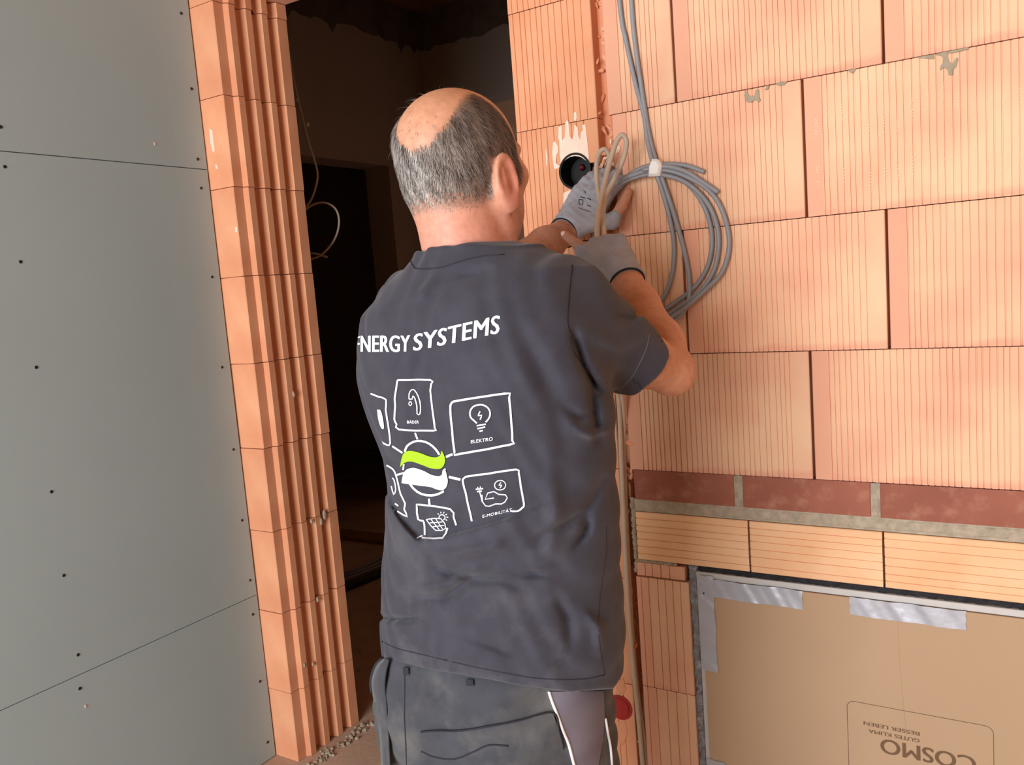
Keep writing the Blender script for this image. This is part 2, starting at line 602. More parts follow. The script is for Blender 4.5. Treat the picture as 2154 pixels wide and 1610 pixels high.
# torn clay and crumbs along the cut chase
def crumbs(n, fx, fz, fy, rr, mat, seed):
    rn = random.Random(seed)
    bm = bmesh.new()
    for k in range(n):
        r = rn.uniform(*rr)
        vs = bmesh.ops.create_icosphere(bm, subdivisions=1, radius=1.0)['verts']
        m = Matrix.Translation((rn.uniform(*fx), rn.uniform(*fy), rn.uniform(*fz))) @ Matrix.Rotation(rn.uniform(0, 6), 4, 'Y') @ Matrix.Diagonal((r * .55, r * .5, r * 1.5, 1))
        for q in vs:
            q.co = m @ (q.co * rn.uniform(0.7, 1.15))
    o = obj('torn_clay', bm_mesh('torn_clay', bm), M[mat], wall)
    o['kind'] = 'stuff'


crumbs(70, (CH0 - 0.001, CH0 + 0.005), (0.05, 2.4), (0.004, 0.03), (0.004, 0.010), 'clay_dark', 1)
crumbs(90, (CH1 - 0.006, CH1 + 0.003), (0.9, 2.4), (0.0, 0.03), (0.004, 0.011), 'clay_jamb', 2)
crumbs(40, (CH0 + 0.004, CH1 - 0.002), (0.05, 2.4), (0.026, 0.034), (0.004, 0.010), 'clay', 3)
crumbs(36, (HC[0] + 0.038, CH1 + 0.004), (HC[2] - 0.032, HC[2] + 0.018), (0.006, 0.032), (0.004, 0.009), 'plaster', 4)
crumbs(30, (HC[0] + 0.038, CH1 + 0.004), (HC[2] - 0.034, HC[2] + 0.020), (0.008, 0.030), (0.003, 0.008), 'mortar', 5)

# --- nib left of the door: front face + fluted jamb, one block per course
prof = [(XL - 0.28, WT), (XL - 0.28, 0.0), (XJ - 0.002, 0.0), (XJ, 0.002), (XJ, 0.034), (XJ + 0.013, 0.043), (XJ + 0.013, 0.064)]
for y in (0.074, 0.133, 0.192):
    prof += [(XJ - 0.012, y), (XJ - 0.012, y + 0.020), (XJ + 0.011, y + 0.031), (XJ + 0.011, y + 0.052)]
prof[-1] = (XJ + 0.011, WT)
nib = structure(box('wall_nib', XL - 0.27, XJ - 0.02, 0.01, WT - 0.004, 0.0, 2.262, M['clay_dark']))
NM = {}
for i, z in enumerate([-0.03] + ZC[:9]):
    z0, z1 = max(0.0, z), min(z + 0.25, 2.264)
    h = round(z1 - z0, 4)
    if h not in NM:
        NM[h] = prism('brick', prof, 0.0, h - 0.0022)
        NM[h].materials.append(M['clay_jamb'])
    o = bpy.data.objects.new('brick', NM[h])
    o.location = (random.uniform(-0.0012, 0.0012), random.uniform(-0.001, 0.001), z0 + 0.0011)
    link(o, nib)
# plaster and mortar specks on the nib
for l, th, mt in (([(440, 270), (447, 275), (452, 318), (448, 320), (443, 300)], 0.001, 'plaster'), ([(453, 345), (457, 348), (459, 356), (455, 355)], 0.001, 'plaster'),
                  ([(495, 478), (499, 478), (500, 488), (495, 488)], 0.001, 'plaster')):
    plate('plaster_speck', [W(*q, 0.0) for q in l], th, M[mt], nib)
for x, y, r in ((683, 1083, .012), (676, 1098, .008), (655, 1097, .006), (668, 1262, .006), (640, 1400, .006), (658, 1398, .005), (618, 830, .006), (617, 828, .005)):
    p = on(0, XJ + 0.012, x, y)
    bm = bmesh.new()
    bmesh.ops.create_icosphere(bm, subdivisions=2, radius=1.0, matrix=Matrix.Translation(p) @ Matrix.Diagonal((0.004, r * .7, r * 1.5, 1)))
    obj('mortar_speck', bm_mesh('mortar_speck', bm), M['mortar'], nib, True)
# door lintel over the opening
structure(box('trim_1', XL - 0.27, XD + 0.25, 0.002, WT + 0.004, 2.266, 2.62, M['clay'], None, 0.002))

# --- plasterboard wall
wl = structure(box('wall_left', XL - 0.27, XL - 0.0145, -4.3, 0.0, 0.0, 2.62, M['room']))
zj = [0.002, 0.5195, 1.7785, 2.618]
for i in range(3):
    for k, (a, b) in enumerate(((-2.02, -0.0045), (-4.1, -2.024))):
        o = box('plasterboard_panel', XL - 0.0125, XL + (0.0006 if i == 1 else 0.0), a, b + (-0.0008 * (i % 2)), zj[i] + 0.001, zj[i + 1] - 0.001, M['board'], wl, 0.0008)
SCR = [(381, 28), (403, 187), (416, 335), (423, 396), (446, 583), (467, 773), (491, 946), (509, 1095), (526, 1221), (532, 1293), (547, 1434), (563, 1562),
       (1, 267), (10, 351), (43, 551), (76, 773), (108, 1035), (134, 1211), (164, 1378), (168, 1449)]
bm = bmesh.new()
bmesh.ops.create_cone(bm, cap_ends=True, segments=12, radius1=0.0046, radius2=0.0034, depth=0.0022, matrix=Matrix.Rotation(math.pi / 2, 4, 'Y'))
sme = bm_mesh('screw', bm)
sme.materials.append(M['screw'])
for q in SCR:
    p = on(0, XL, *q)
    o = bpy.data.objects.new('screw', sme)
    o.location = (XL + 0.0007, p[1], p[2])
    link(o, wl)
for q in ((325, 303), (179, 1487)):
    p = on(0, XL + 0.001, *q)
    plate('plaster_speck', [p + np.array((0, .002, -.003)), p + np.array((0, .003, .004)), p + np.array((0, -.002, .004)), p + np.array((0, -.001, -.004))], -0.0008, M['plaster'], wl, 0)

# --- hall behind the door
zt, zb = 3.245, 2.976
structure(box('wall_hall_far', HX, 2.6, HY, HY + 0.2, 0.0, zt, M['hallwall']))
bm = bmesh.new()
DY0, DY1, DZ = 1.72, 2.66, 2.205
bm_box(bm, HX - 0.2, HX, WT, DY0, 0, zt)
bm_box(bm, HX - 0.2, HX, DY1, 4.2, 0, zt)
bm_box(bm, HX - 0.2, HX, DY0, DY1, DZ, zt)
structure(obj('wall_hall_left', bm_mesh('wall_hall_left', bm), M['hallwall']))
structure(box('wall_hall_right', 2.4, 2.6, WT, HY, 0, zt, M['hallwall']))
structure(box('wall_hall_near', HX - 0.2, XL - 0.275, 0.0, WT, 0, zt, M['hallwall']))
structure(box('wall_hall_near', XL - 0.275, 2.6, WT - 0.05, WT + 0.0, 2.80, zt, M['hallwall']))
structure(box('ceiling_hall', HX - 0.2, 2.6, 0.0, HY + 0.2, zt, zt + 0.1, M['wood']))
# dark room through the second doorway
bm = bmesh.new()
bm_box(bm, -6.2, -6.0, 0, 4.2, 0, 2.6)
bm_box(bm, -6.0, HX - 0.2, 0.0, 0.2, 0, 2.6)
bm_box(bm, -6.0, HX - 0.2, 4.0, 4.2, 0, 2.6)
bm_box(bm, -6.2, HX - 0.2, 0, 4.2, 2.6, 2.7)
structure(obj('wall_far_room', bm_mesh('wall_far_room', bm), M['hallwall']))


rn = random.Random(3)


def beam_face(name, fix, a, b, n, side):
    """concrete ring beam face with a ragged lower edge where the plaster stops"""
    v, f = [], []
    lo = zb + 0.03
    for k in range(n + 1):
        t = a + (b - a) * k / n
        lo += rn.uniform(-0.014, 0.014) + (zb + 0.03 - lo) * 0.25
        z = lo - (rn.uniform(0.02, 0.06) if rn.random() < 0.1 else 0)
        for zz in (z, zt):
            for off in (0.0, 0.005):
                v.append((t, fix - off, zz) if side == 'y' else (fix + off, t, zz))
        if k:
            m, q = 4 * (k - 1), 4 * k
            f += [(m + 1, q + 1, q + 3, m + 3), (m, q, q + 1, m + 1)]
    return structure(obj(name, mesh(name, v, f), M['concrete']))


beam_face('trim_2', HY, HX, 2.4, 150, 'y')
beam_face('trim_3', HX, WT, HY, 80, 'x')
# a patch of bare block showing at the far wall
q = W(1018, 222, HY)
hf = bpy.data.objects['wall_hall_far']
zz, n_ = q[2], 0
while zz > 0.02:
    z0 = max(0.0, zz - 0.25)
    xx = q[0] - (0.0 if n_ % 2 == 0 else 0.19)
    while xx < 2.0:
        brick(max(xx, q[0]), xx + L, z0, zz, 'clay', hf, key=300, y=HY - 0.008)
        xx += L
    zz, n_ = z0, n_ + 1

# ------------------------------------------------------------------ things on the floor beyond the door
tag(tube('black_pipe', [(-2.86, 0.8, 0.022), (-2.79, 1.1, 0.022), (-2.745, 1.375, 0.022), (-2.70, 1.75, 0.022)], 0.020, plain('black_pipe', (38, 34, 34), 0.5), None, 10),
    'thick black pipe lying on the dusty hall floor', 'pipe')
for i, dx in enumerate((-0.05, -0.085, -0.12)):
    tag(tube('hall_cable', [(-2.9 + dx, 0.85, 0.010), (-2.83 + dx * 1.6, 1.1 + .04 * i, 0.013), (-2.80 + dx, 1.42, 0.010), (-2.72 + dx * 2, 1.8, 0.010)], 0.009, M['cable_grey'], None, 8),
        'pale grey cable on the hall floor, %s the black pipe' % ('nearest', 'second from', 'farthest from')[i], 'cable', 'cables on the hall floor')
bm = bmesh.new()
for k in range(90):
    t = random.random()
    x, y = -1.86 + random.gauss(0, .014), 0.0 + t * 0.27
    r = random.uniform(0.002, 0.008)
    bmesh.ops.create_icosphere(bm, subdivisions=1, radius=r, matrix=Matrix.Translation((x + .02, y, r * .6)) @ Matrix.Diagonal((1, 1, .8, 1)))
for v in bm.verts:
    v.co += Vector((random.uniform(-1, 1), random.uniform(-1, 1), random.uniform(-1, 1))) * 0.001
tag(obj('mortar_crumbs', bm_mesh('mortar_crumbs', bm), M['mortar']), 'grey mortar crumbs along the foot of the fluted jamb', 'debris', None, 'stuff')
bm = bmesh.new()
for k in range(60):
    x, y = random.uniform(-2.55, -2.0), random.uniform(0.5, 2.2)
    r = random.uniform(0.002, 0.007)
    bmesh.ops.create_icosphere(bm, subdivisions=1, radius=r, matrix=Matrix.Translation((x, y, r * .6)))
tag(obj('floor_grit', bm_mesh('floor_grit', bm), M['mortar']), 'scattered grit on the hall floor', 'debris', None, 'stuff')
tag(box('floor_plank', -3.5, -2.9, 1.80, 1.92, 0.001, 0.02, M['wood'], None, 0.002), 'thin wooden plank lying flat on the hall floor before the dark doorway', 'plank')

# hanging cable in the hall
hp = [(585, -40), (598, 25), (606, 95), (618, 165), (634, 235), (650, 300), (664, 345), (668, 375), (657, 415), (641, 440), (625, 462)]
Yh = 0.46
c = tag(empty('hanging_cable', tuple(W(598, 25, Yh))), 'thin pale cable hanging in a loop inside the doorway', 'cable')
base = Vector(W(598, 25, Yh))


def kid_tube(name, pts, r, mat, par, b):
    o = tube(name, [np.array(p) - np.array(b) for p in pts], r, mat, par)
    return o


ceil_pt = np.array(W(585, -40, Yh)); ceil_pt[2] = zt
path = [ceil_pt] + [W(x, y, Yh) for x, y in hp] + [W(x, y, Yh) for x, y in ((612, 500), (630, 540), (668, 541), (700, 510), (713, 472), (706, 440), (680, 426), (650, 436), (628, 462))] + \
       [W(x, y, Yh - 0.01) for x, y in ((612, 500), (630, 533), (660, 533), (688, 541))]
kid_tube('sheath', path, 0.0036, M['cable_beige'], c, base)
for (x, y), r in (((627, 210), .008), ((648, 262), .006)):
    bm = bmesh.new()
    bmesh.ops.create_icosphere(bm, subdivisions=2, radius=1.0, matrix=Matrix.Translation(Vector(W(x, y, Yh)) - base) @ Matrix.Diagonal((r * .6, r * .6, r * 1.2, 1)))
    obj('plaster_blob', bm_mesh('plaster_blob', bm), M['white'], c, True)

# ------------------------------------------------------------------ recessed cabinet under the lintel
cab = tag(empty('wall_cabinet', (-0.19, 0.0, 0.0)), 'recessed wall cabinet covered with brown cardboard and silver tape below the lintel', 'cabinet')
CB = np.array((-0.19, 0.0, 0.0))


def cbox(name, x0, x1, y0, y1, z0, z1, mat, bevel=0.0):
    return box(name, x0 - CB[0], x1 - CB[0], y0, y1, z0, z1, M[mat], cab, bevel)


bx0, bx1 = -0.604, 0.228
cbox('case', bx0 + 0.004, bx1 - 0.004, 0.012, 0.135, 0.004, 0.752, 'alu')
cbox('frame_rail', bx0, bx1, -0.003, 0.02, 0.7435, 0.7565, 'alu', 0.001)
cbox('frame_stile', bx0, bx0 + 0.012, -0.002, 0.02, 0.0, 0.7435, 'alu', 0.001)
cbox('frame_stile', bx1 - 0.012, bx1, -0.002, 0.02, 0.0, 0.7435, 'alu', 0.001)
board = cbox('cover_board', bx0 + 0.010, bx1 - 0.008, -0.006, 0.004, 0.004, 0.7425, 'card', 0.0008)
# a faint fold in the cardboard
tube('fold_line', [np.array(W(x, y, -0.0061)) - CB for x, y in ((1888, 1300), (1893, 1400), (1900, 1480), (1908, 1560))], 0.0004, M['card'], board, 6)


def lumpy_strip(name, x0, x1, z0, z1, y, amp, mat, nx, nz, seed):
    rn = np.random.default_rng(seed)
    v, f = [], []
    for i in range(nx + 1):
        for k in range(nz + 1):
            edge = k in (0, nz) or i in (0, nx)
            v.append((x0 + (x1 - x0) * i / nx - CB[0] + (rn.uniform(-.002, .002) if edge else 0), y + (0.012 if edge else rn.uniform(-amp, amp)), z0 + (z1 - z0) * k / nz + (rn.uniform(-.0015, .0015))))
    for i in range(nx):
        for k in range(nz):
            a = i * (nz + 1) + k
            f.append((a, a + nz + 1, a + nz + 2, a + 1))
    return obj(name, mesh(name, v, f), M[mat], cab, True)


lumpy_strip('foam_seal', bx0, bx1, 0.752, 0.770, 0.0035, 0.004, 'foam', 120, 5, 1)
lumpy_strip('foil_seal', -0.626, bx0 + 0.002, 0.0, 0.770, 0.003, 0.0035, 'foil', 5, 110, 2)


def tape(x0, x1, z0, z1, seed, wrinkle=0.0011, lift=0):
    nx, nz = (40, 10) if x1 - x0 > z1 - z0 else (10, 40)
    rn = np.random.default_rng(seed)
    ph = rn.uniform(0, 6, 6)
    v, f = [], []
    for i in range(nx + 1):
        for k in range(nz + 1):
            u, w = i / nx, k / nz
            x, z = x0 + (x1 - x0) * u, z0 + (z1 - z0) * w
            al, ac = (u, w) if nx > nz else (w, u)
            d = wrinkle * (0.5 + 0.5 * math.sin(al * 21 + 3 * ac + ph[0])) * (0.3 + abs(math.sin(al * 4 + ph[1]))) + 0.0006 * math.sin(al * 47 + ph[2] + ac * 5)
            if nx > nz and w > 0.72 and z1 > 0.735:
                d -= 0.0          # lies over the rail
            v.append((x - CB[0] + 0.0008 * math.sin(w * 13 + ph[3]), -0.0072 - max(0, d), z + 0.0008 * math.sin(u * 11 + ph[4])))
    for i in range(nx):
        for k in range(nz):
            a = i * (nz + 1) + k
            f.append((a, a + nz + 1, a + nz + 2, a + 1))
    return obj('tape_strip', mesh('tape_strip', v, f), M['tape'], cab, True)


tape(-0.600, -0.566, 0.541, 0.752, 5)
tape(-0.594, -0.386, 0.7065, 0.745, 6)
tape(-0.298, -0.101, 0.709, 0.7445, 7, 0.0022)
tape(-0.600, -0.560, 0.10, 0.338, 8)


def text_mesh(s, bold=0.0, shear=0.0, size=1.0, res=4, spacing=1.0):
    cu = bpy.data.curves.new('t', 'FONT')
    cu.body = s
    cu.size = size
    cu.offset = bold
    cu.shear = shear
    cu.resolution_u = res
    cu.space_character = spacing
    o = bpy.data.objects.new('t', cu)
    COL.objects.link(o)
    bpy.context.view_layer.update()
    me = bpy.data.meshes.new_from_object(o.evaluated_get(bpy.context.evaluated_depsgraph_get()))
    bpy.data.objects.remove(o)
    v = np.array([x.co[:2] for x in me.vertices])
    f = [tuple(p.vertices) for p in me.polygons]
    bpy.data.meshes.remove(me)
    return v, f


def board_print(s, xc, zc, width, height, bold):
    """upside-down lettering on the cardboard"""
    v, f = text_mesh(s, 0.0)
    mn, mx = v.min(0), v.max(0)
    w = (v - (mn + mx) / 2) / (mx - mn) * np.array((width, height))
    pts, fs = [], []
    for k in (-1, 0, 1):
        fs += [tuple(i + len(pts) for i in t[::-1]) for t in f]
        pts += [(xc - CB[0] - a + k * bold * height, -0.0064 - 0.00002 * k, zc - b) for a, b in w]
    me = mesh('lettering', pts, fs)
    return obj('lettering', me, M['print'], board)


def rrect(x0, x1, z0, z1, r, n=6):
    out = []
    for cx, cz, a0 in ((x1 - r, z1 - r, 0), (x0 + r, z1 - r, 90), (x0 + r, z0 + r, 180), (x1 - r, z0 + r, 270)):
        for k in range(n + 1):
            a = math.radians(a0 + 90 * k / n)
            out.append((cx + r * math.cos(a), cz + r * math.sin(a)))
    return out


def flat_stroke(pts, w, closed, mat, parent, name, y=-0.0064):
    P = np.array(pts, float)
    n = len(P)
    v, f = [], []
    for i in range(n):
        a = P[(i - 1) % n] if (closed or i) else P[i]
        b = P[(i + 1) % n] if (closed or i < n - 1) else P[i]
        t = (b - a) / (np.linalg.norm(b - a) + 1e-9)
        nn = np.array((-t[1], t[0])) * w / 2
        for q in (P[i] - nn, P[i] + nn):
            v.append((q[0] - CB[0], y, q[1]))
    for i in range(n if closed else n - 1):
        a, b = 2 * i, 2 * ((i + 1) % n)
        f.append((a, b, b + 1, a + 1))
    return obj(name, mesh(name, v, f), M[mat], parent)


flat_stroke(rrect(-0.309, -0.060, 0.375, 0.532, 0.014), 0.0011, True, 'print', board, 'printed_outline')
p0, p1 = W(1817, 1527, -0.006), W(1934, 1539, -0.006)
board_print('BESSER LEBEN', (p0[0] + p1[0]) / 2, (p0[2] + p1[2]) / 2 - 0.000, abs(p1[0] - p0[0]), 0.0075, 0.05)
p0, p1 = W(1827, 1540, -0.006), W(1934, 1555, -0.006)
board_print('GUTES KLIMA', (p0[0] + p1[0]) / 2, (p0[2] + p1[2]) / 2 - 0.001, abs(p1[0] - p0[0]), 0.0075, 0.05)
p0, p1 = W(1853, 1570, -0.006), W(2052, 1604, -0.006)
board_print('COSMO', (p0[0] + p1[0]) / 2, (p0[2] + p1[2]) / 2 - 0.002, abs(p1[0] - p0[0]), 0.030, 0.035)

# red box in the strip near the floor
rp = W(1305, 1488)
rb = tag(empty('red_socket_box', tuple(rp)), 'round red flush box low in the brick wall beside the beige cables', 'junction box')
bm = bmesh.new()
for r0, r1, ya, yb in ((0.030, 0.030, -0.002, 0.03), (0.022, 0.022, -0.004, 0.0)):
    bmesh.ops.create_cone(bm, cap_ends=True, segments=28, radius1=r0, radius2=r1, depth=yb - ya,
                          matrix=Matrix.Translation((0, (ya + yb) / 2, 0)) @ Matrix.Rotation(math.pi / 2, 4, 'X'))
obj('cup', bm_mesh('cup', bm), M['redbox'], rb)
smear([(1296, 1440), (1312, 1425), (1318, 1450), (1310, 1466), (1298, 1470)], 0.002, 'clay_jamb')
smear([(1300, 1520), (1316, 1512), (1322, 1545), (1310, 1570), (1302, 1560)], 0.002, 'clay_jamb')

# ------------------------------------------------------------------ cables
def cable(name, pts, r, mat, label, group, end=True):
    o = tube(name, pts, r, mat, None, 10, 10)
    return tag(o, label, 'cable', group)


def wp(l):
    return [W(x, y, d) for x, y, d in l]


RG = 0.0048
g1 = [np.array((W(1303, 0, -.006)[0] - 0.012, -.006, 2.615)), np.array((W(1303, 0, -.006)[0] - 0.008, -.006, 2.25))] + wp([(1303, 0, -.006), (1318, 90, -.006), (1338, 180, -.007), (1354, 240, -.008), (1363, 300, -.012), (1376, 352, -.020), (1394, 405, -.018), (1410, 465, -.012),
         (1418, 520, -.010), (1413, 580, -.009), (1392, 630, -.008), (1345, 655, -.008), (1290, 620, -.008), (1262, 540, -.008), (1268, 460, -.010), (1300, 398, -.012), (1345, 366, -.012), (1392, 362, -.010),
         (1440, 382, -.008), (1478, 428, -.007), (1497, 490, -.007), (1492, 550, -.007), (1468, 596, -.008), (1430, 630, -.010), (1385, 655, -.013), (1330, 655, -.015), (1280, 610, -.016), (1258, 535, -.016),
         (1266, 455, -.018), (1298, 392, -.018), (1345, 356, -.018), (1390, 346, -.014), (1440, 348, -.010), (1482, 362, -.008)])
g2 = [np.array((W(1328, 0, -.006)[0] - 0.002, -.006, 2.615)), np.array((W(1328, 0, -.006)[0] - 0.002, -.006, 2.25))] + wp([(1328, 0, -.006), (1336, 90, -.006), (1348, 175, -.006), (1362, 265, -.007), (1374, 320, -.010), (1386, 356, -.016), (1402, 402, -.014), (1420, 458, -.012),
         (1440, 530, -.011), (1450, 590, -.012), (1446, 640, -.018), (1415, 675, -.020), (1350, 680, -.018), (1290, 640, -.018), (1254, 550, -.018), (1260, 465, -.02), (1292, 400, -.022), (1340, 372, -.022), (1392, 368, -.019),
         (1446, 386, -.015), (1490, 430, -.012), (1511, 490, -.010), (1506, 555, -.011), (1480, 605, -.014), (1438, 640, -.018), (1390, 668, -.022), (1330, 668, -.024), (1275, 620, -.024), (1250, 540, -.024),
         (1258, 455, -.026), (1295, 390, -.026), (1345, 364, -.026), (1395, 358, -.020), (1440, 370, -.016), (1490, 400, -.012), (1520, 445, -.010), (1534, 510, -.010), (1520, 570, -.013), (1482, 612, -.018), (1440, 648, -.024), (1398, 676, -.028)])
g2b = wp([(1352, 358, -.030), (1395, 350, -.024), (1440, 360, -.018), (1480, 384, -.013), (1511, 405, -.010)])
cable('grey_cable', g1, RG, M['cable_grey'], 'grey sheathed cable hanging from above with its cut end at the coil top', 'grey cables coiled on the brick wall')
cable('grey_cable', g2, RG, M['cable_grey'], 'grey sheathed cable hanging from above and making the widest loop of the coil', 'grey cables coiled on the brick wall')
cable('grey_cable', g2b, RG, M['cable_grey'], 'short grey cable end fanning out just below the tape tie', 'grey cables coiled on the brick wall')
for q in ((1484, 363), (1512, 406)):
    p = W(q[0], q[1], -.009)
# white tape tie
tc = W(1383, 354, -0.014)
bm = bmesh.new()
prof = [(-.014, -.016), (.010, -.018), (.016, .002), (.009, .015), (-.004, .018), (-.012, .004)]
for lv, (yy, sc) in enumerate(((0.012, 0.8), (-0.004, 1.0), (-0.016, 0.98), (-0.021, 0.7))):
    ringv = [bm.verts.new((tc[0] + x * sc, tc[1] + yy, tc[2] + z * sc)) for x, z in prof]
    if lv:
        for k in range(6):
            bm.faces.new((pr[k], pr[(k + 1) % 6], ringv[(k + 1) % 6], ringv[k]))
    pr = ringv
bm.faces.new(pr)
tag(obj('tape_tie', bm_mesh('tape_tie', bm), M['white']), 'white tape wrapped round the grey cable coil', 'tape')
# beige cables: up the chase, through the hand, looped over it
RB = 0.0052
b1 = wp([(1362, 1700, .0), (1352, 1610, -.004), (1343, 1510, -.004), (1330, 1380, -.004), (1319, 1230, -.006), (1312, 1080, -.008), (1306, 940, -.01), (1302, 850, -.02)]) + \
    [W(1290, 760, -.06), W(1276, 660, -.13), W(1264, 580, -.178), W(1258, 520, -.190), W(1256, 470, -.165), W(1266, 410, -.12), (W(1282, 345, -.085)), W(1296, 300, -.07), W(1309, 284, -.065), W(1318, 300, -.06),
     W(1311, 335, -.055), W(1293, 375, -.055), W(1276, 410, -.07), W(1268, 450, -.12), W(1270, 490, -.165), W(1272, 530, -.180), W(1276, 590, -.17), W(1282, 660, -.13), W(1290, 740, -.07)]
b2 = wp([(1380, 1700, .008), (1362, 1610, .008), (1354, 1540, .008), (1342, 1460, .009), (1333, 1370, .009), (1325, 1240, .008), (1318, 1100, .006), (1313, 960, .002), (1311, 860, -.012)]) + \
    [W(1300, 770, -.06), W(1286, 660, -.13), W(1276, 590, -.172), W(1266, 530, -.185), W(1264, 480, -.15), W(1262, 430, -.105), W(1256, 385, -.075), W(1255, 345, -.06), W(1261, 322, -.05), W(1272, 314, -.045), W(1281, 328, -.035), W(1279, 350, -.02), W(1272, 365, .0), W(1262, 368, .02)]
cable('beige_cable', b1, RB, M['cable_beige'], 'beige cable rising from the wall chase to a tall hairpin loop above the gloved fist', 'beige cables in the chase')
cable('beige_cable', b2, RB * .95, M['cable_beige'], 'beige cable rising from the wall chase to a small bend beside the black box', 'beige cables in the chase')

# ------------------------------------------------------------------ implicit-surface modelling of the person
def rc(p, a, b, ra, rb):
    a, b = np.asarray(a, float), np.asarray(b, float)
    ba = b - a
    t = np.clip(((p - a) @ ba) / (ba @ ba), 0, 1)
    return np.linalg.norm(p - a - t[:, None] * ba, axis=1) - (ra + (rb - ra) * t)


def chain(p, pts, rs, k=0.01):
    d = None
    for i in range(len(pts) - 1):
        e = rc(p, pts[i], pts[i + 1], rs[i], rs[i + 1])
        d = e if d is None else smin(d, e, k)
    return d


def ell(p, c, r, R=None):
    q = p - np.asarray(c, float)
    if R is not None:
        q = q @ R
    r = np.asarray(r, float)
    k0 = np.linalg.norm(q / r, axis=1)
    k1 = np.linalg.norm(q / (r * r), axis=1)
    return np.where(k1 > 1e-9, k0 * (k0 - 1) / np.maximum(k1, 1e-9), -r.min())


def smin(a, b, k):
    h = np.clip(0.5 + 0.5 * (b - a) / k, 0, 1)
    return b + (a - b) * h - k * h * (1 - h)


def smax(a, b, k):
    return -smin(-a, -b, k)


def loft(p, T, n=2.3, grow=0.0):
    z = p[:, 2]
    cx, cy, a, b = (np.interp(z, T[:, 0], T[:, i]) for i in (1, 2, 3, 4))
    a, b = a + grow, b + grow
    k = (np.abs((p[:, 0] - cx) / a) ** n + np.abs((p[:, 1] - cy) / b) ** n) ** (1.0 / n)
    d = (k - 1) * np.minimum(a, b)
    return np.maximum(d, np.maximum(T[0, 0] - z, z - T[-1, 0]))


def nets(fn, xs, ys, zs, stride=5, smooth=1):
    """surface nets on a rectilinear grid, evaluated only near the surface"""
    nx, ny, nz = len(xs), len(ys), len(zs)
    s = stride
    ix, iy, iz = (np.arange(0, n + s, s).clip(0, n - 1) for n in (nx, ny, nz))
    ix, iy, iz = np.unique(ix), np.unique(iy), np.unique(iz)
    g = np.stack(np.meshgrid(xs[ix], ys[iy], zs[iz], indexing='ij'), -1).reshape(-1, 3)
    Fc = fn(g).reshape(len(ix), len(iy), len(iz))
    step = max(np.diff(a).max() for a in (xs, ys, zs))
    hs = [np.diff(a).max() * s for a in (xs, ys, zs)]
    band = 0.62 * math.sqrt(sum(h * h for h in hs)) + 0.006
    near = [np.round(np.arange(n) / s).astype(int).clip(0, len(i) - 1) for n, i in ((nx, ix), (ny, iy), (nz, iz))]
    F = Fc[near[0]][:, near[1]][:, :, near[2]].astype(np.float32)
    mk = np.abs(F) < band
    I = np.argwhere(mk)
    out = np.empty(len(I), np.float32)
    for a in range(0, len(I), 400000):
        J = I[a:a + 400000]
        out[a:a + 400000] = fn(np.stack([xs[J[:, 0]], ys[J[:, 1]], zs[J[:, 2]]], -1))
    F[mk] = out
    B = F < 0
    c = [B[i:nx - 1 + i, j:ny - 1 + j, k:nz - 1 + k] for i in (0, 1) for j in (0, 1) for k in (0, 1)]
    cnt = sum(q.astype(np.int8) for q in c)
    act = np.argwhere((cnt > 0) & (cnt < 8))
    vid = np.full((nx - 1, ny - 1, nz - 1), -1, np.int32)
    vid[act[:, 0], act[:, 1], act[:, 2]] = np.arange(len(act))
    cor = [(i, j, k) for i in (0, 1) for j in (0, 1) for k in (0, 1)]
    val = np.stack([F[act[:, 0] + i, act[:, 1] + j, act[:, 2] + k] for i, j, k in cor], 1)
    acc = np.zeros((len(act), 3)); num = np.zeros(len(act))
    for a in range(8):
        for b in range(a + 1, 8):
            da = np.array(cor[b]) - np.array(cor[a])
            if np.abs(da).sum() != 1:
                continue
            m = (val[:, a] < 0) != (val[:, b] < 0)
            t = np.where(m, val[:, a] / np.where(m, val[:, a] - val[:, b], 1), 0)
            acc += m[:, None] * (np.array(cor[a]) + t[:, None] * da)
            num += m
    loc = acc / num[:, None]
    V = np.stack([ax[act[:, i]] + loc[:, i] * (ax[act[:, i] + 1] - ax[act[:, i]]) for i, ax in enumerate((xs, ys, zs))], -1)
    quads = []
    for ax in range(3):
        sl0 = [slice(None)] * 3; sl1 = [slice(None)] * 3
        sl0[ax], sl1[ax] = slice(0, -1), slice(1, None)
        ch = np.argwhere(B[tuple(sl0)] != B[tuple(sl1)])
        o1, o2 = [(1, 2), (2, 0), (0, 1)][ax]
        lim = [nx, ny, nz]
        ok = (ch[:, o1] > 0) & (ch[:, o1] < lim[o1] - 1) & (ch[:, o2] > 0) & (ch[:, o2] < lim[o2] - 1)
        ch = ch[ok]
        ins = B[ch[:, 0], ch[:, 1], ch[:, 2]]
        q = []
        for d1, d2 in ((-1, -1), (0, -1), (0, 0), (-1, 0)):
            e = ch.copy(); e[:, o1] += d1; e[:, o2] += d2
            q.append(vid[e[:, 0], e[:, 1], e[:, 2]])
        q = np.stack(q, 1)
        q[~ins] = q[~ins][:, ::-1]
        quads.append(q)
    Q = np.concatenate(quads)
    Q = Q[(Q >= 0).all(1)]
    for _ in range(smooth):
        S = np.zeros_like(V); N = np.zeros(len(V))
        for k in range(4):
            a, b = Q[:, k], Q[:, (k + 1) % 4]
            np.add.at(S, a, V[b]); np.add.at(N, a, 1)
            np.add.at(S, b, V[a]); np.add.at(N, b, 1)
        V = 0.5 * V + 0.5 * S / np.maximum(N, 1)[:, None]
    return V, Q


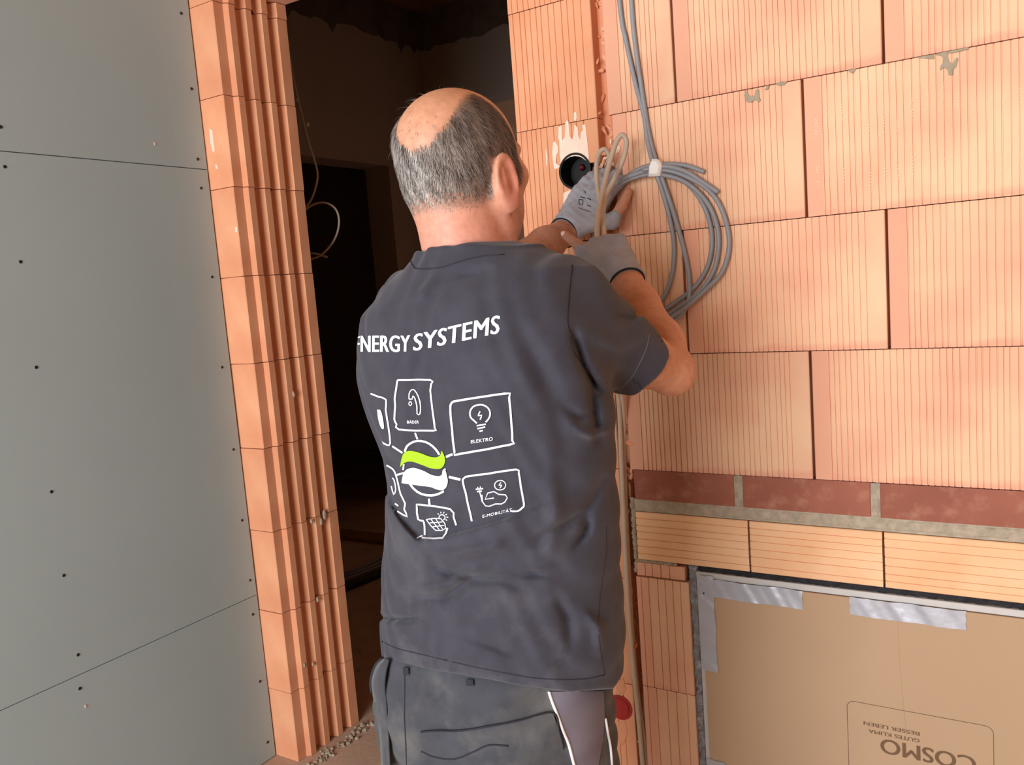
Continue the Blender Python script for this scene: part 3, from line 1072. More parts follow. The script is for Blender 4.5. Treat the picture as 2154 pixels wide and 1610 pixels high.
def np_mesh(name, V, Q):
    me = bpy.data.meshes.new(name)
    me.vertices.add(len(V)); me.vertices.foreach_set('co', np.asarray(V, np.float32).ravel())
    k = Q.shape[1]
    me.loops.add(len(Q) * k); me.loops.foreach_set('vertex_index', Q.astype(np.int32).ravel())
    me.polygons.add(len(Q)); me.polygons.foreach_set('loop_start', np.arange(0, len(Q) * k, k, dtype=np.int32))
    me.update(calc_edges=True)
    me.validate()
    me.polygons.foreach_set('use_smooth', np.ones(len(me.polygons), bool))
    return me


def paint(me, C, name='tint'):
    a = me.color_attributes.new(name, 'FLOAT_COLOR', 'POINT')
    a.data.foreach_set('color', np.concatenate([C, np.ones((len(C), 1))], 1).astype(np.float32).ravel())


def rnorm(v):
    v = np.asarray(v, float)
    return v / np.linalg.norm(v)


# joints (the man faces the wall, +y)
HD = np.array((-0.687, -0.631, 1.565))
HYAW = math.radians(-4)
fwd = np.array((math.sin(-HYAW), math.cos(HYAW), 0.0)); rgt = np.array((fwd[1], -fwd[0], 0.0))
HR_ = np.stack([rgt, fwd, np.array((0, 0, 1.0))], 1)           # columns: right, forward, up
NB = np.array((-0.668, -0.662, 1.40))
SR, ER, WR = W(1200, 648, -0.605), W(1412, 782, -0.405), W(1316, 590, -0.254)
SL, EL, WL = np.array((-0.818, -0.598, 1.362)), np.array((-0.846, -0.33, 1.395)), np.array((-0.824, -0.068, 1.490))


def head_sdf(p):
    q = (p - HD) @ HR_ / 0.955
    d = ell(q, (0, -0.012, 0.022), (0.0795, 0.1005, 0.083))
    d = smin(d, ell(q, (0, 0.032, -0.035), (0.067, 0.068, 0.084)), 0.03)
    d = smin(d, ell(q, (0, 0.036, -0.082), (0.062, 0.060, 0.050)), 0.03)
    d = smin(d, ell(q, (0, -0.035, -0.03), (0.064, 0.060, 0.062)), 0.03)
    for s in (-1, 1):
        d = smin(d, rc(q, (s * 0.058, 0.0, -0.055), (s * 0.053, 0.016, -0.100), 0.014, 0.014), 0.02)
        d = smin(d, rc(q, (s * 0.053, 0.016, -0.100), (s * 0.014, 0.080, -0.122), 0.014, 0.014), 0.02)
        d = smin(d, ell(q, (s * 0.050, 0.062, -0.022), (0.020, 0.022, 0.018)), 0.02)
        d = smin(d, rc(q, (s * 0.012, 0.092, 0.024), (s * 0.045, 0.078, 0.020), 0.010, 0.008), 0.012)
        d = smax(d, -ell(q, (s * 0.032, 0.103, 0.004), (0.016, 0.014, 0.010)), 0.01)
        d = smin(d, ell(q, (s * 0.031, 0.083, 0.004), (0.0125, 0.0125, 0.0125)), 0.004)
    d = smin(d, ell(q, (0, 0.088, -0.116), (0.018, 0.014, 0.014)), 0.015)
    d = smin(d, rc(q, (0, 0.094, 0.010), (0, 0.112, -0.032), 0.007, 0.011), 0.01)
    for s in (-1, 1):
        d = smin(d, ell(q, (s * 0.012, 0.104, -0.036), (0.008, 0.009, 0.007)), 0.006)
    d = smin(d, rc(q, (-0.020, 0.091, -0.066), (0.020, 0.091, -0.066), 0.006, 0.006), 0.006)
    d = smin(d, rc(q, (-0.017, 0.090, -0.076), (0.017, 0.090, -0.076), 0.007, 0.007), 0.006)
    d = smax(d, -rc(q, (-0.020, 0.099, -0.071), (0.020, 0.099, -0.071), 0.0028, 0.0028), 0.003)
    for s in (-1, 1):                                            # ears, standing off at the back
        an = math.radians(9) * s
        E = np.array(((math.cos(an), -math.sin(an), 0), (math.sin(an), math.cos(an), 0), (0, 0, 1.0)))
        tl = math.radians(-9)
        T = np.array(((1, 0, 0), (0, math.cos(tl), -math.sin(tl)), (0, math.sin(tl), math.cos(tl))))
        e = (q - np.array((s * 0.0785, -0.010, -0.040))) @ E.T @ T.T
        u = e * np.array((s, 1, 1))
        rim = np.abs(np.sqrt((u[:, 1] / 0.018) ** 2 + ((u[:, 2] - 0.004) / 0.031) ** 2) - 1) * 0.018
        helix = np.sqrt(rim ** 2 + (u[:, 0] - 0.009) ** 2) - 0.0042
        disc = ell(u, (0.003, 0, 0.002), (0.0055, 0.018, 0.031))
        lobe = ell(u, (0.006, 0.006, -0.030), (0.0055, 0.009, 0.011))
        ear = smin(smin(disc, helix, 0.006), lobe, 0.008)
        anti = rc(u, (0.008, -0.004, 0.018), (0.008, -0.006, -0.014), 0.0035, 0.0035)
        ear = smin(ear, anti, 0.004)
        ear = smax(ear, -ell(u, (0.012, 0.006, -0.006), (0.007, 0.007, 0.010)), 0.004)
        d = smin(d, ear, 0.007)
    return d * 0.955


def neck_sdf(p):
    top = HD + HR_ @ np.array((0, -0.028, -0.045))
    d = rc(p, top, NB + np.array((0, 0.004, -0.02)), 0.058, 0.059)
    for s in (-1, 1):                                            # sternomastoid
        a = HD + HR_ @ np.array((s * 0.062, -0.012, -0.05)); b = NB + HR_ @ np.array((s * 0.022, 0.058, 0.0))
        d = smin(d, rc(p, a, b, 0.014, 0.012), 0.012)
    # trapezius
    for S in (SR, SL):
        d = smin(d, rc(p, NB + np.array((0, 0.0, -0.03)), S + np.array((0, 0.0, -0.005)), 0.045, 0.034), 0.03)
    return d


def hand_frame(w, a, n):
    a = rnorm(a); n = rnorm(np.asarray(n) - a * (np.asarray(n) @ a))
    return w, a, n


def fingers(w, a, n, side, curls, spread=0.06, scale=1.0, pr=0.5):
    """joint chains of four fingers; side=+1 puts the index towards a x n"""
    s = np.cross(a, n) * side
    out = []
    for i, (off, base, ln) in enumerate(((0.032, 0.090, 0.070), (0.0107, 0.096, 0.078), (-0.0107, 0.092, 0.072), (-0.031, 0.083, 0.056))):
        k = w + (a * base + s * off) * scale
        d = rnorm(a + s * off * spread * 20 * 0.1)
        pts = [k]
        ang = 0
        for j, fr in enumerate((0.46, 0.30, 0.24)):
            ang += math.radians(curls[i][j])
            dd = d * math.cos(ang) - n * math.sin(ang)
            pts.append(pts[-1] + dd * ln * fr * scale)
        out.append(pts)
    return out, s


def hand_sdf(p, H, grow=0.0, thumb=True, fing=True):
    w, a, n, s, F, T = H
    d = None
    for i, f in enumerate(F):
        off = (0.018, 0.006, -0.006, -0.017)[i]
        m = rc(p, w + s * off, f[0], 0.0155 + grow, 0.0125 + grow)
        d = m if d is None else smin(d, m, 0.012)
    d = smin(d, rc(p, w + s * 0.018 + a * 0.025, T[1], 0.016 + grow, 0.012 + grow), 0.014)
    if fing:
        for f in F:
            d = smin(d, chain(p, f, [0.0103 + grow, 0.0093 + grow, 0.0083 + grow, 0.0072 + grow], 0.004), 0.004)
    if thumb:
        d = smin(d, chain(p, T, [0.0145 + grow, 0.0115 + grow, 0.0105 + grow, 0.0085 + grow], 0.005), 0.006)
    return d


# left hand flat against the wall, thumb spread to the right
wl_ = WL
kl = W(1251, 402, -0.034)
aL = rnorm(kl - WL)
nL = np.array((0.05, -1.0, 0.25)); nL = rnorm(nL - aL * (nL @ aL))
FL, sL = fingers(WL, aL, nL, -1, [(4, 14, 14), (5, 15, 14), (5, 16, 14), (4, 16, 16)])
if sL[0] < 0:
    FL, sL = fingers(WL, aL, nL, 1, [(4, 14, 14), (5, 15, 14), (5, 16, 14), (4, 16, 16)])
TL = [WL + aL * 0.03 + sL * 0.022, W(1288, 466, -0.042), W(1308, 432, -0.034), W(1322, 404, -0.020)]
HLh = (WL, aL, nL, sL, FL, TL)
# right fist round the cables
kr = W(1256, 500, -0.222)
aR = rnorm(kr - WR)
nR = rnorm(CAM - kr + np.array((0.35, 0.2, 0.25))); nR = rnorm(nR - aR * (nR @ aR))
FR, sR = fingers(WR, aR, nR, 1, [(45, 75, 50), (55, 80, 50), (60, 80, 50), (62, 80, 50)])
want = W(1200, 520, -0.2) - kr
if sR @ want < 0:
    FR, sR = fingers(WR, aR, nR, -1, [(45, 75, 50), (55, 80, 50), (60, 80, 50), (62, 80, 50)])
TR = [WR + aR * 0.03 + sR * 0.022, W(1248, 540, -0.215), W(1216, 516, -0.205), W(1188, 494, -0.190)]
HRh = (WR, aR, nR, sR, FR, TR)

SEND_R = W(1340, 764, -0.475)
SEND_L = SL + (EL - SL) * 0.70
# torso table from its outline: rows (picture row, left edge, right edge)
rows = [(1430, 808, 1288), (1375, 808, 1298), (1300, 804, 1297), (1200, 807, 1292), (1100, 814, 1288), (1000, 818, 1284), (920, 803, 1279), (850, 786, 1275), (780, 768, 1270), (710, 762, 1246), (650, 770, 1216)]
TT = []
for py, l, r in rows:
    yc = -0.652
    cpt = W((l + r) / 2, py, yc)
    dep = (cpt - CAM) @ FW
    half = (r - l) / 2 * dep / FPX
    an = math.atan2(-(cpt[0] - CAM[0]), cpt[1] - CAM[1])
    ratio = 0.74 if py > 900 else 0.74 - (900 - py) / 250 * 0.10
    a = half / math.sqrt(math.cos(an) ** 2 + (ratio * math.sin(an)) ** 2)
    TT.append((cpt[2], cpt[0], yc, a, a * ratio))
TT = sorted(TT)
zt_, cx_, cy_, a_, b_ = TT[-1]
TT.append((1.405, -0.655, -0.645, 0.135, 0.085))
TT.append((1.435, -0.662, -0.645, 0.085, 0.07))
TT = np.array(TT)
HEM_Z0, HEM_SLOPE = TT[0, 0], 0.0

FOLDS = [  # polyline in the picture, half width (m), height (m, + out)
    ([(870, 1168), (960, 1166), (1040, 1148), (1060, 1130)], 0.008, 0.004),
    ([(905, 1190), (945, 1206), (1000, 1212), (1040, 1195)], 0.007, -0.005),
    ([(850, 1262), (940, 1255), (990, 1222), (1050, 1218), (1110, 1240)], 0.008, -0.005),
    ([(850, 1240), (940, 1232), (985, 1205), (1045, 1203)], 0.008, 0.004),
    ([(805, 1300), (850, 1303), (895, 1299)], 0.005, -0.006),
    ([(1070, 1212), (1110, 1208), (1160, 1210)], 0.006, -0.004),
    ([(985, 1342), (1035, 1358), (1085, 1378)], 0.007, -0.0035),
    ([(1110, 1160), (1160, 1120), (1230, 1080), (1270, 1010)], 0.008, -0.004),
    ([(1210, 1150), (1232, 1120), (1238, 1090)], 0.006, -0.005),
    ([(1236, 790), (1252, 860), (1258, 930)], 0.007, -0.004),
    ([(1205, 700), (1228, 770), (1262, 825)], 0.006, -0.006),
    ([(1180, 850), (1220, 880), (1245, 870)], 0.007, -0.004),
    ([(1200, 900), (1240, 915), (1275, 905)], 0.006, 0.004),
    ([(1095, 700), (1130, 760), (1165, 850), (1190, 940)], 0.016, -0.004),
    ([(1150, 960), (1170, 1080), (1150, 1180)], 0.014, 0.004),
    ([(880, 600), (960, 580), (1050, 572)], 0.010, -0.003),
    ([(850, 640), (900, 600), (950, 580)], 0.009, 0.003),
    ([(1290, 660), (1330, 672), (1350, 655)], 0.006, -0.004),
    ([(1240, 700), (1300, 730), (1360, 705)], 0.012, 0.003),
    ([(1170, 1250), (1195, 1300), (1200, 1360)], 0.009, -0.004),
    ([(1230, 1290), (1260, 1320), (1262, 1370)], 0.008, 0.004),
]


def folds(p):
    uv = pix(p)
    dep = (p - CAM) @ FW
    out = np.zeros(len(p))
    for pl_, hw, h in FOLDS:
        P = np.array(pl_, float)
        best = np.full(len(p), 1e9)
        tt = np.zeros(len(p))
        for i in range(len(P) - 1):
            ba = P[i + 1] - P[i]
            t = np.clip(((uv - P[i]) @ ba) / (ba @ ba), 0, 1)
            dd = np.linalg.norm(uv - P[i] - t[:, None] * ba, axis=1)
            m = dd < best
            best[m] = dd[m]; tt[m] = ((i + t) / (len(P) - 1))[m]
        dm = best * dep / FPX
        out += 2.2 * h * np.exp(-(dm / (0.85 * hw)) ** 2) * np.clip(np.sin(np.pi * np.clip(tt, 0.04, 0.96)), 0, 1) ** 0.5
    cr = np.interp(uv[:, 0], [800, 812, 838, 868, 880, 930, 1010, 1100, 1190, 1230], [1010, 1040, 1090, 1124, 1134, 1128, 1106, 1078, 1040, 1020])
    sm_ = (uv[:, 1] - cr) * dep / FPX
    st = np.clip(sm_ / 0.004, 0, 1)
    win = np.clip((1220 - uv[:, 0]) / 160, 0, 1)
    win = win * np.clip((uv[:, 0] - 806) / 45, 0, 1)
    out += win * (0.011 * st * np.exp(-(np.maximum(sm_, 0) / 0.045) ** 2) - 0.004 * np.exp(-((sm_ + 0.006) / 0.008) ** 2))
    out += 0.0022 * np.sin(p[:, 2] * 70 + 9 * np.sin(p[:, 0] * 23)) * np.sin(p[:, 0] * 40 + p[:, 2] * 25)
    return out




def shirt_sdf(p):
    d = loft(p, TT, 2.25)
    tr = None
    for S, E, X in ((SR, ER, SEND_R), (SL, EL, SEND_L)):
        dr = rnorm(X - S)
        t = smin(rc(p, NB + np.array((0, -0.005, -0.006)), S, 0.060, 0.054), rc(p, S, X + dr * 0.004, 0.058, 0.056), 0.03)
        t = smax(t, (p - X) @ dr, 0.006)
        tr = t if tr is None else smin(tr, t, 0.03)
    d = smin(d, tr, 0.045)
    back = smin(ell(p, (-0.60, -0.70, 1.28), (0.10, 0.075, 0.12)), ell(p, (-0.72, -0.70, 1.28), (0.10, 0.07, 0.12)), 0.02)
    d = smin(d, back, 0.05)
    d = d - folds(p)
    # neck opening
    d = smax(d, -np.maximum(rc(p, NB + np.array((0, 0.006, -0.2)), NB + np.array((-0.01, 0.004, 0.25)), 0.064, 0.067), 1.424 - 0.4 * (p[:, 1] - NB[1]) - p[:, 2]), 0.004)
    # hem plane and hollow hem, hollow sleeve ends
    uv = pix(p)
    hem = np.interp(uv[:, 0], [800, 900, 1000, 1100, 1200, 1290, 1310], [1383, 1408, 1425, 1443, 1457, 1450, 1420])
    d = smax(d, (uv[:, 1] - hem) * ((p - CAM) @ FW) / FPX, 0.004)
    d = np.maximum(d, -np.maximum(loft(p, TT, 2.25, -0.010), (hem - 16 - uv[:, 1]) * 0.0007))
    for S, E, X in ((SR, ER, SEND_R), (SL, EL, SEND_L)):
        dr = rnorm(X - S)
        d = np.maximum(d, -np.maximum(rc(p, S, X + dr * 0.05, 0.050, 0.050), -((p - X) @ dr) - 0.05))
    return d


def body_sdf(p):
    d = smin(head_sdf(p), neck_sdf(p), 0.022)
    d = smin(d, loft(p, TT, 2.25, -0.038 - 0.016 * np.clip((0.99 - p[:, 2]) / 0.06, 0, 1)), 0.03)
    for S, E, Wr in ((SR, ER, WR), (SL, EL, WL)):
        md_ = SEND_R + np.array((0.004, 0.004, 0.006)) if S is SR else S + (E - S) * 0.5
        d = smin(d, chain(p, [S, md_, E], [0.044, 0.040, 0.036], 0.02), 0.03)
        arm = chain(p, [E, E + (Wr - E) * 0.28, E + (Wr - E) * 0.7, Wr], [0.036, 0.0405, 0.034, 0.0275], 0.02)
        d = smin(d, arm, 0.012)
    for H in (HLh, HRh):
        d = smin(d, hand_sdf(p, H), 0.012)
    # hips and legs
    for s in (-1, 1):
        d = smin(d, chain(p, [(-0.675 + s * 0.072, -0.655, 0.84), (-0.675 + s * 0.095, -0.63, 0.47), (-0.675 + s * 0.115, -0.655, 0.09)], [0.072, 0.055, 0.04], 0.03), 0.04)
        d = smin(d, rc(p, (-0.665 + s * 0.115, -0.67, 0.05), (-0.665 + s * 0.135, -0.52, 0.04), 0.034, 0.028), 0.02)
    return d


def axis(*segs):
    out = []
    for a, b, h in segs:
        out += list(np.arange(a, b, h))
    return np.array(out)


person = tag(empty('person', (-0.665, -0.64, 0.0)), 'man seen from behind in dark printed t-shirt and grey work gloves pulling cables', 'person')
PB = np.array((-0.665, -0.64, 0.0))

V, Q = nets(body_sdf, axis((-0.93, -0.36, 0.003)), axis((-0.83, -0.60, 0.003), (-0.60, 0.02, 0.0031)), axis((-0.01, 0.80, 0.012), (0.80, 1.18, 0.006), (1.18, 1.70, 0.0028)), 6, 1)


# skin tint in the head's own frame
def skin_tint(V):
    q = (V - HD) @ HR_
    base = np.tile(np.array(lin((208, 152, 124))[:3]), (len(V), 1))

    def blend(w, c):
        nonlocal base
        base = base + (np.array(lin(c)[:3]) - base) * np.clip(w, 0, 1)[:, None]
    hd = q[:, 2] > -0.16
    nb = np.exp(-((q[:, 2] + 0.115) / 0.05) ** 2) * (q[:, 1] < 0.02)
    blend(nb * 0.65 * hd, (216, 146, 128))
    ear = np.exp(-(((np.abs(q[:, 0]) - 0.09) / 0.012) ** 2 + ((q[:, 1]) / 0.03) ** 2 + ((q[:, 2] + 0.036) / 0.04) ** 2))
    blend(ear * 0.8, (212, 132, 114))
    crown = np.clip((q[:, 2] - 0.03) / 0.05, 0, 1)
    blend(crown * 0.5 * hd, (222, 164, 122))
    jaw = np.clip((q[:, 1] - 0.0) / 0.03, 0, 1) * np.clip((-0.035 - q[:, 2]) / 0.03, 0, 1) * (q[:, 2] > -0.135)
    sp = 0.5 + 0.5 * np.sin(q[:, 2] * 900 + 5 * np.sin(q[:, 1] * 700)) * np.sin(q[:, 1] * 1100 + q[:, 0] * 600)
    blend(jaw * (0.30 + 0.25 * sp), (128, 100, 88))
    lip = np.exp(-((q[:, 2] + 0.071) / 0.009) ** 2 - (q[:, 0] / 0.024) ** 2) * (q[:, 1] > 0.085)
    blend(lip, (182, 96, 88))
    eye = (np.linalg.norm(q - np.array((0.031, 0.083, 0.004)), axis=1) < 0.0132) | (np.linalg.norm(q - np.array((-0.031, 0.083, 0.004)), axis=1) < 0.0132)
    blend(eye * (q[:, 1] > 0.088) * (np.abs(q[:, 2] - 0.004) < 0.006), (230, 225, 220))
    pup = np.minimum(np.hypot(q[:, 0] - 0.031, q[:, 2] - 0.004), np.hypot(q[:, 0] + 0.031, q[:, 2] - 0.004)) < 0.005
    blend(eye * pup * (q[:, 1] > 0.09), (50, 38, 30))
    m = hair_mask(q) * ~((np.abs(q[:, 0]) > 0.0745) & (q[:, 2] < 0.004) & (np.abs(q[:, 1]) < 0.045))
    blend(m * 0.55 * hd, (110, 92, 80))
    brow = np.exp(-((q[:, 2] - 0.026) / 0.005) ** 2) * (np.abs(q[:, 0]) < 0.05) * (np.abs(q[:, 0]) > 0.012) * (q[:, 1] > 0.07)
    blend(brow * 0.7, (96, 78, 66))
    arm = q[:, 2] < -0.17
    blend(arm * 0.75, (196, 136, 102))
    return base


def hair_mask(q):
    """1 where hair grows: a horseshoe that leaves crown and brow bare"""
    az = np.degrees(np.arctan2(q[:, 0], -q[:, 1]))                # 0 = back of the head, + towards the right ear
    az = az + 0.0
    up = np.interp(az, [-180, -128, -120, -100, -70, -48, -30, -14, 0, 14, 28, 42, 60, 85, 105, 122, 130, 180],
                   [-1, -1, 0.02, 0.06, 0.085, 0.090, 0.064, 0.026, 0.008, 0.012, 0.036, 0.072, 0.086, 0.072, 0.052, 0.025, -1, -1])
    lo = np.interp(np.abs(az), [0, 30, 55, 68, 80, 92, 100, 112, 122, 130], [-0.070, -0.070, -0.066, -0.060, -0.040, -0.008, -0.004, -0.025, -0.030, 0.0])
    return np.clip((up - q[:, 2]) / 0.012 + 0.5, 0, 1) * np.clip((q[:, 2] - lo) / 0.012 + 0.5, 0, 1)


me = np_mesh('body', V - PB, Q)
paint(me, skin_tint(V))
t = NT('skin', 0.5, 0.35)
at = t.n('ShaderNodeAttribute', attribute_name='tint')
nz = t.ramp(t.noise(90, 4), [(0.3, (0.86, 0.82, 0.80, 1)), (0.7, (1.06, 1.06, 1.06, 1))])
t.col(t.mix(1.0, at.outputs['Color'], nz, 'MULTIPLY'))
t.b.inputs['Subsurface Weight'].default_value = 0.12
t.b.inputs['Subsurface Radius'].default_value = (0.012, 0.005, 0.003)
t.b.inputs['Subsurface Scale'].default_value = 0.3
t.bump(t.noise(420, 3), 0.12, 0.001)
M['skin'] = t.m
body = obj('body', me, M['skin'], person, True)


# --- hair: short strands rooted on the scalp
def make_hair():
    q = (V - HD) @ HR_
    near = np.where((np.linalg.norm(q, axis=1) < 0.135) & (q[:, 2] > -0.12))[0]
    isn = np.zeros(len(V), bool); isn[near] = True
    F = Q[isn[Q].all(1)]
    A, B_, C_ = V[F[:, 0]], V[F[:, 1]], V[F[:, 2]]
    ar = np.linalg.norm(np.cross(B_ - A, V[F[:, 3]] - A), axis=1)
    fq = q[F].mean(1)
    earish = (np.abs(fq[:, 0]) > 0.0715) & (fq[:, 2] < 0.002) & (np.abs(fq[:, 1] + 0.01) < 0.045)
    wgt = ar * hair_mask(fq) * (~earish)
    sparse = ar * np.clip((fq[:, 2] - 0.0) / 0.03, 0, 1) * (fq[:, 1] < 0.03)
    top_n, N = 260, 17000
    r = np.random.default_rng(11)
    idx = np.concatenate([r.choice(len(F), N, p=wgt / wgt.sum()), r.choice(len(F), top_n, p=sparse / sparse.sum())])
    u, v = r.random(len(idx)), r.random(len(idx))
    f = F[idx]
    root = ((1 - u) * (1 - v))[:, None] * V[f[:, 0]] + (u * (1 - v))[:, None] * V[f[:, 1]] + (u * v)[:, None] * V[f[:, 2]] + ((1 - u) * v)[:, None] * V[f[:, 3]]
    nr = np.cross(V[f[:, 2]] - V[f[:, 0]], V[f[:, 3]] - V[f[:, 1]])
    nr /= np.linalg.norm(nr, axis=1)[:, None] + 1e-12
    lq = (root - HD) @ HR_
    ctr = np.array((0, -0.012, 0.0))
    outw = (lq - ctr) / np.linalg.norm(lq - ctr, axis=1)[:, None]
    outw = outw @ HR_.T
    nr[(nr * outw).sum(1) < 0] *= -1
    # combed away from the crown: down at the back, down and forward at the sides
    crown = HD + HR_ @ np.array((0.0, -0.055, 0.075))
    flow = root - crown
    flow /= np.linalg.norm(flow, axis=1)[:, None]
    flow = flow + np.array((0, 0, -0.55)) + np.where(np.abs(lq[:, :1]) > 0.05, 0.25, 0.0) * fwd
    flow += r.normal(0, 0.22, flow.shape)
    flow -= nr * (flow * nr).sum(1)[:, None]
    flow /= np.linalg.norm(flow, axis=1)[:, None]
    n = len(idx)
    low = np.clip((lq[:, 2] + 0.075) / 0.06, 0.25, 1)
    ln = r.uniform(0.010, 0.019, n) * low
    ln[N:] = r.uniform(0.006, 0.018, top_n)
    lift = r.uniform(0.25, 0.5, n)
    lift[N:] = r.uniform(0.6, 1.4, top_n)
    g = np.clip(r.beta(1.1, 1.5, n) + 0.22 * np.sin(lq[:, 0] * 260 + lq[:, 2] * 90) * np.sin(lq[:, 1] * 230 + 1), 0, 1)
    dark, lite = np.array(lin((62, 53, 48))[:3]), np.array(lin((204, 194, 186))[:3])
    side = np.cross(flow, nr)
    verts, cols, faces = [], [], []
    wd = r.uniform(0.00028, 0.00050, n)
    wd[N:] *= 0.6
    seg = 3
    VV = np.zeros((n, (seg + 1) * 2, 3)); CC = np.zeros((n, (seg + 1) * 2, 3))
    for k in range(seg + 1):
        tt = k / seg
        c = root - nr * 0.0006 + flow * (ln * tt)[:, None] + nr * (ln * lift * (tt - 0.45 * tt * tt))[:, None]
        w = (wd * (1 - 0.75 * tt))[:, None]
        off = side * w + nr * (w * 0.3)
        VV[:, 2 * k] = c - off; VV[:, 2 * k + 1] = c + off
        col = dark + (lite - dark) * g[:, None]
        CC[:, 2 * k] = CC[:, 2 * k + 1] = col
    m = (seg + 1) * 2
    base = (np.arange(n) * m)[:, None]
    qs = np.concatenate([base + np.array([[2 * k, 2 * k + 1, 2 * k + 3, 2 * k + 2]]) for k in range(seg)])
    hm = np_mesh('hair', VV.reshape(-1, 3) - PB, qs)
    paint(hm, CC.reshape(-1, 3))
    t = NT('hair', 0.45, 0.4)
    at = t.n('ShaderNodeAttribute', attribute_name='tint')
    t.col(at.outputs['Color'])
    o = obj('hair', hm, t.m, person)
    o['kind'] = 'stuff'
    o['label'] = 'short grey hair around a bald crown'


make_hair()


# --- cloth material: charcoal cotton with pale dust rubbed in
def cloth(name, c, dust, amt, scale):
    t = NT(name, 0.92, 0.15)
    v = t.coord()
    base = t.ramp(t.noise(30, 4, 0.6, v), [(0.3, tuple(x * .88 for x in lin(c)[:3]) + (1,)), (0.7, tuple(x * 1.12 for x in lin(c)[:3]) + (1,))])
    sep = t.n('ShaderNodeSeparateXYZ'); t.l(v, sep.inputs[0])
    mr = t.n('ShaderNodeMapRange')
    mr.inputs[1].default_value, mr.inputs[2].default_value = 1.15, 0.85
    t.l(sep.outputs[2], mr.inputs[0])
    d = t.ramp(t.noise(scale, 5, 0.6, v), [(0.50, (0, 0, 0, 1)), (0.75, (amt, amt, amt, 1))])
    mm = t.n('ShaderNodeMath', operation='MULTIPLY')
    t.l(mr.outputs[0], mm.inputs[0]); t.l(d, mm.inputs[1])
    t.b.inputs['Sheen Weight'].default_value = 0.15
    t.bump(t.noise(900, 2, 0.5, v), 0.25, 0.0006)
    return t.col(t.mix(mm.outputs[0], base, lin(dust)))


M['shirt'] = cloth('charcoal_cotton', (62, 61, 70), (128, 127, 130), 0.40, 9)
M['trouser'] = cloth('charcoal_canvas', (66, 67, 73), (140, 136, 128), 0.42, 7)
M['insert'] = plain('grey_stretch_fabric', (118, 112, 122), 0.9, 0.15, 0.05, 30)
M['seam'] = plain('dark_seam', (52, 51, 58), 0.9, 0.1)
M['piping'] = plain('reflective_piping', (232, 230, 232), 0.5, 0.4)
M['ink'] = plain('white_print', (232, 232, 240), 0.8, 0.2, 0.02)
M['green'] = plain('lime_print', (158, 205, 40), 0.8, 0.2, 0.02)
M['glove'] = plain('grey_work_glove', (156, 155, 162), 0.85, 0.15, 0.10, 40, 0.3, 500)
M['cuff'] = plain('dark_cuff_edge', (46, 46, 54), 0.9, 0.1)

V2, Q2 = nets(shirt_sdf, axis((-0.96, -0.38, 0.0034)), axis((-0.86, -0.36, 0.0034)), axis((0.80, 1.47, 0.0034)), 5, 1)
shirt = obj('t_shirt', np_mesh('t_shirt', V2 - PB, Q2), M['shirt'], person, True)


def bvh(V, Q):
    return BVHTree.FromPolygons([tuple(v) for v in V], [tuple(int(i) for i in q) for q in Q])


BV_S = bvh(V2, Q2)


def drape(tree, px, py, off):
    r = ray(px, py)
    d = Vector(r).normalized()
    loc, nrm, _, _ = tree.ray_cast(Vector(CAM), d, 2.2)
    if loc is None:
        return None
    if nrm.dot(d) > 0:
        nrm = -nrm
    return np.array(loc + nrm * off)


def drape_faces(name, v2, faces, tree, off, mat, parent, maxlen=7.0, lim=None):
    """flat shapes given in picture units, cut fine and laid on the cloth"""
    bm = bmesh.new()
    vs = [bm.verts.new((x, y, 0)) for x, y in v2]
    for f in faces:
        try:
            bm.faces.new([vs[i] for i in f])
        except ValueError:
            pass
    bmesh.ops.triangulate(bm, faces=bm.faces[:])
    for _ in range(5):
        es = [e for e in bm.edges if e.calc_length() > maxlen]
        if not es:
            break
        bmesh.ops.subdivide_edges(bm, edges=es, cuts=1)
        bmesh.ops.triangulate(bm, faces=bm.faces[:])
    bad = []
    for v in bm.verts:
        q = drape(tree, v.co.x, v.co.y, off)
        if q is None:
            bad.append(v)
        else:
            v.co = Vector(q - PB)
    bmesh.ops.delete(bm, geom=bad, context='VERTS')
    long_ = [f for f in bm.faces if max(e.calc_length() for e in f.edges) > (lim or (0.014 if maxlen <= 7 else 0.06))]
    bmesh.ops.delete(bm, geom=long_, context='FACES')
    me = bpy.data.meshes.new(name)
    bm.to_mesh(me); bm.free()
    return obj(name, me, mat, parent, True)


def ribbon(pts, w, closed=False, sm=2):
    P = np.array(pts, float)
    if closed:
        P = np.vstack([P, P[:1]])
    if sm and len(P) > 2:
        P = spline(np.c_[P, np.zeros(len(P))], sm)[:, :2]
    n = len(P)
    T = np.gradient(P, axis=0)
    T /= np.linalg.norm(T, axis=1)[:, None] + 1e-9
    N = np.c_[-T[:, 1], T[:, 0]] * w / 2
    v = np.empty((2 * n, 2)); v[0::2] = P - N; v[1::2] = P + N
    return v, [(2 * i, 2 * i + 2, 2 * i + 3, 2 * i + 1) for i in range(n - 1)]


Z3 = lambda l: [(740 + x / 2.9825, 620 + y / 2.9825) for x, y in l]


def join2(items):
    v, f, o = [], [], 0
    for a, b in items:
        v += list(map(tuple, a)); f += [tuple(i + o for i in q) for q in b]; o += len(a)
    return v, f


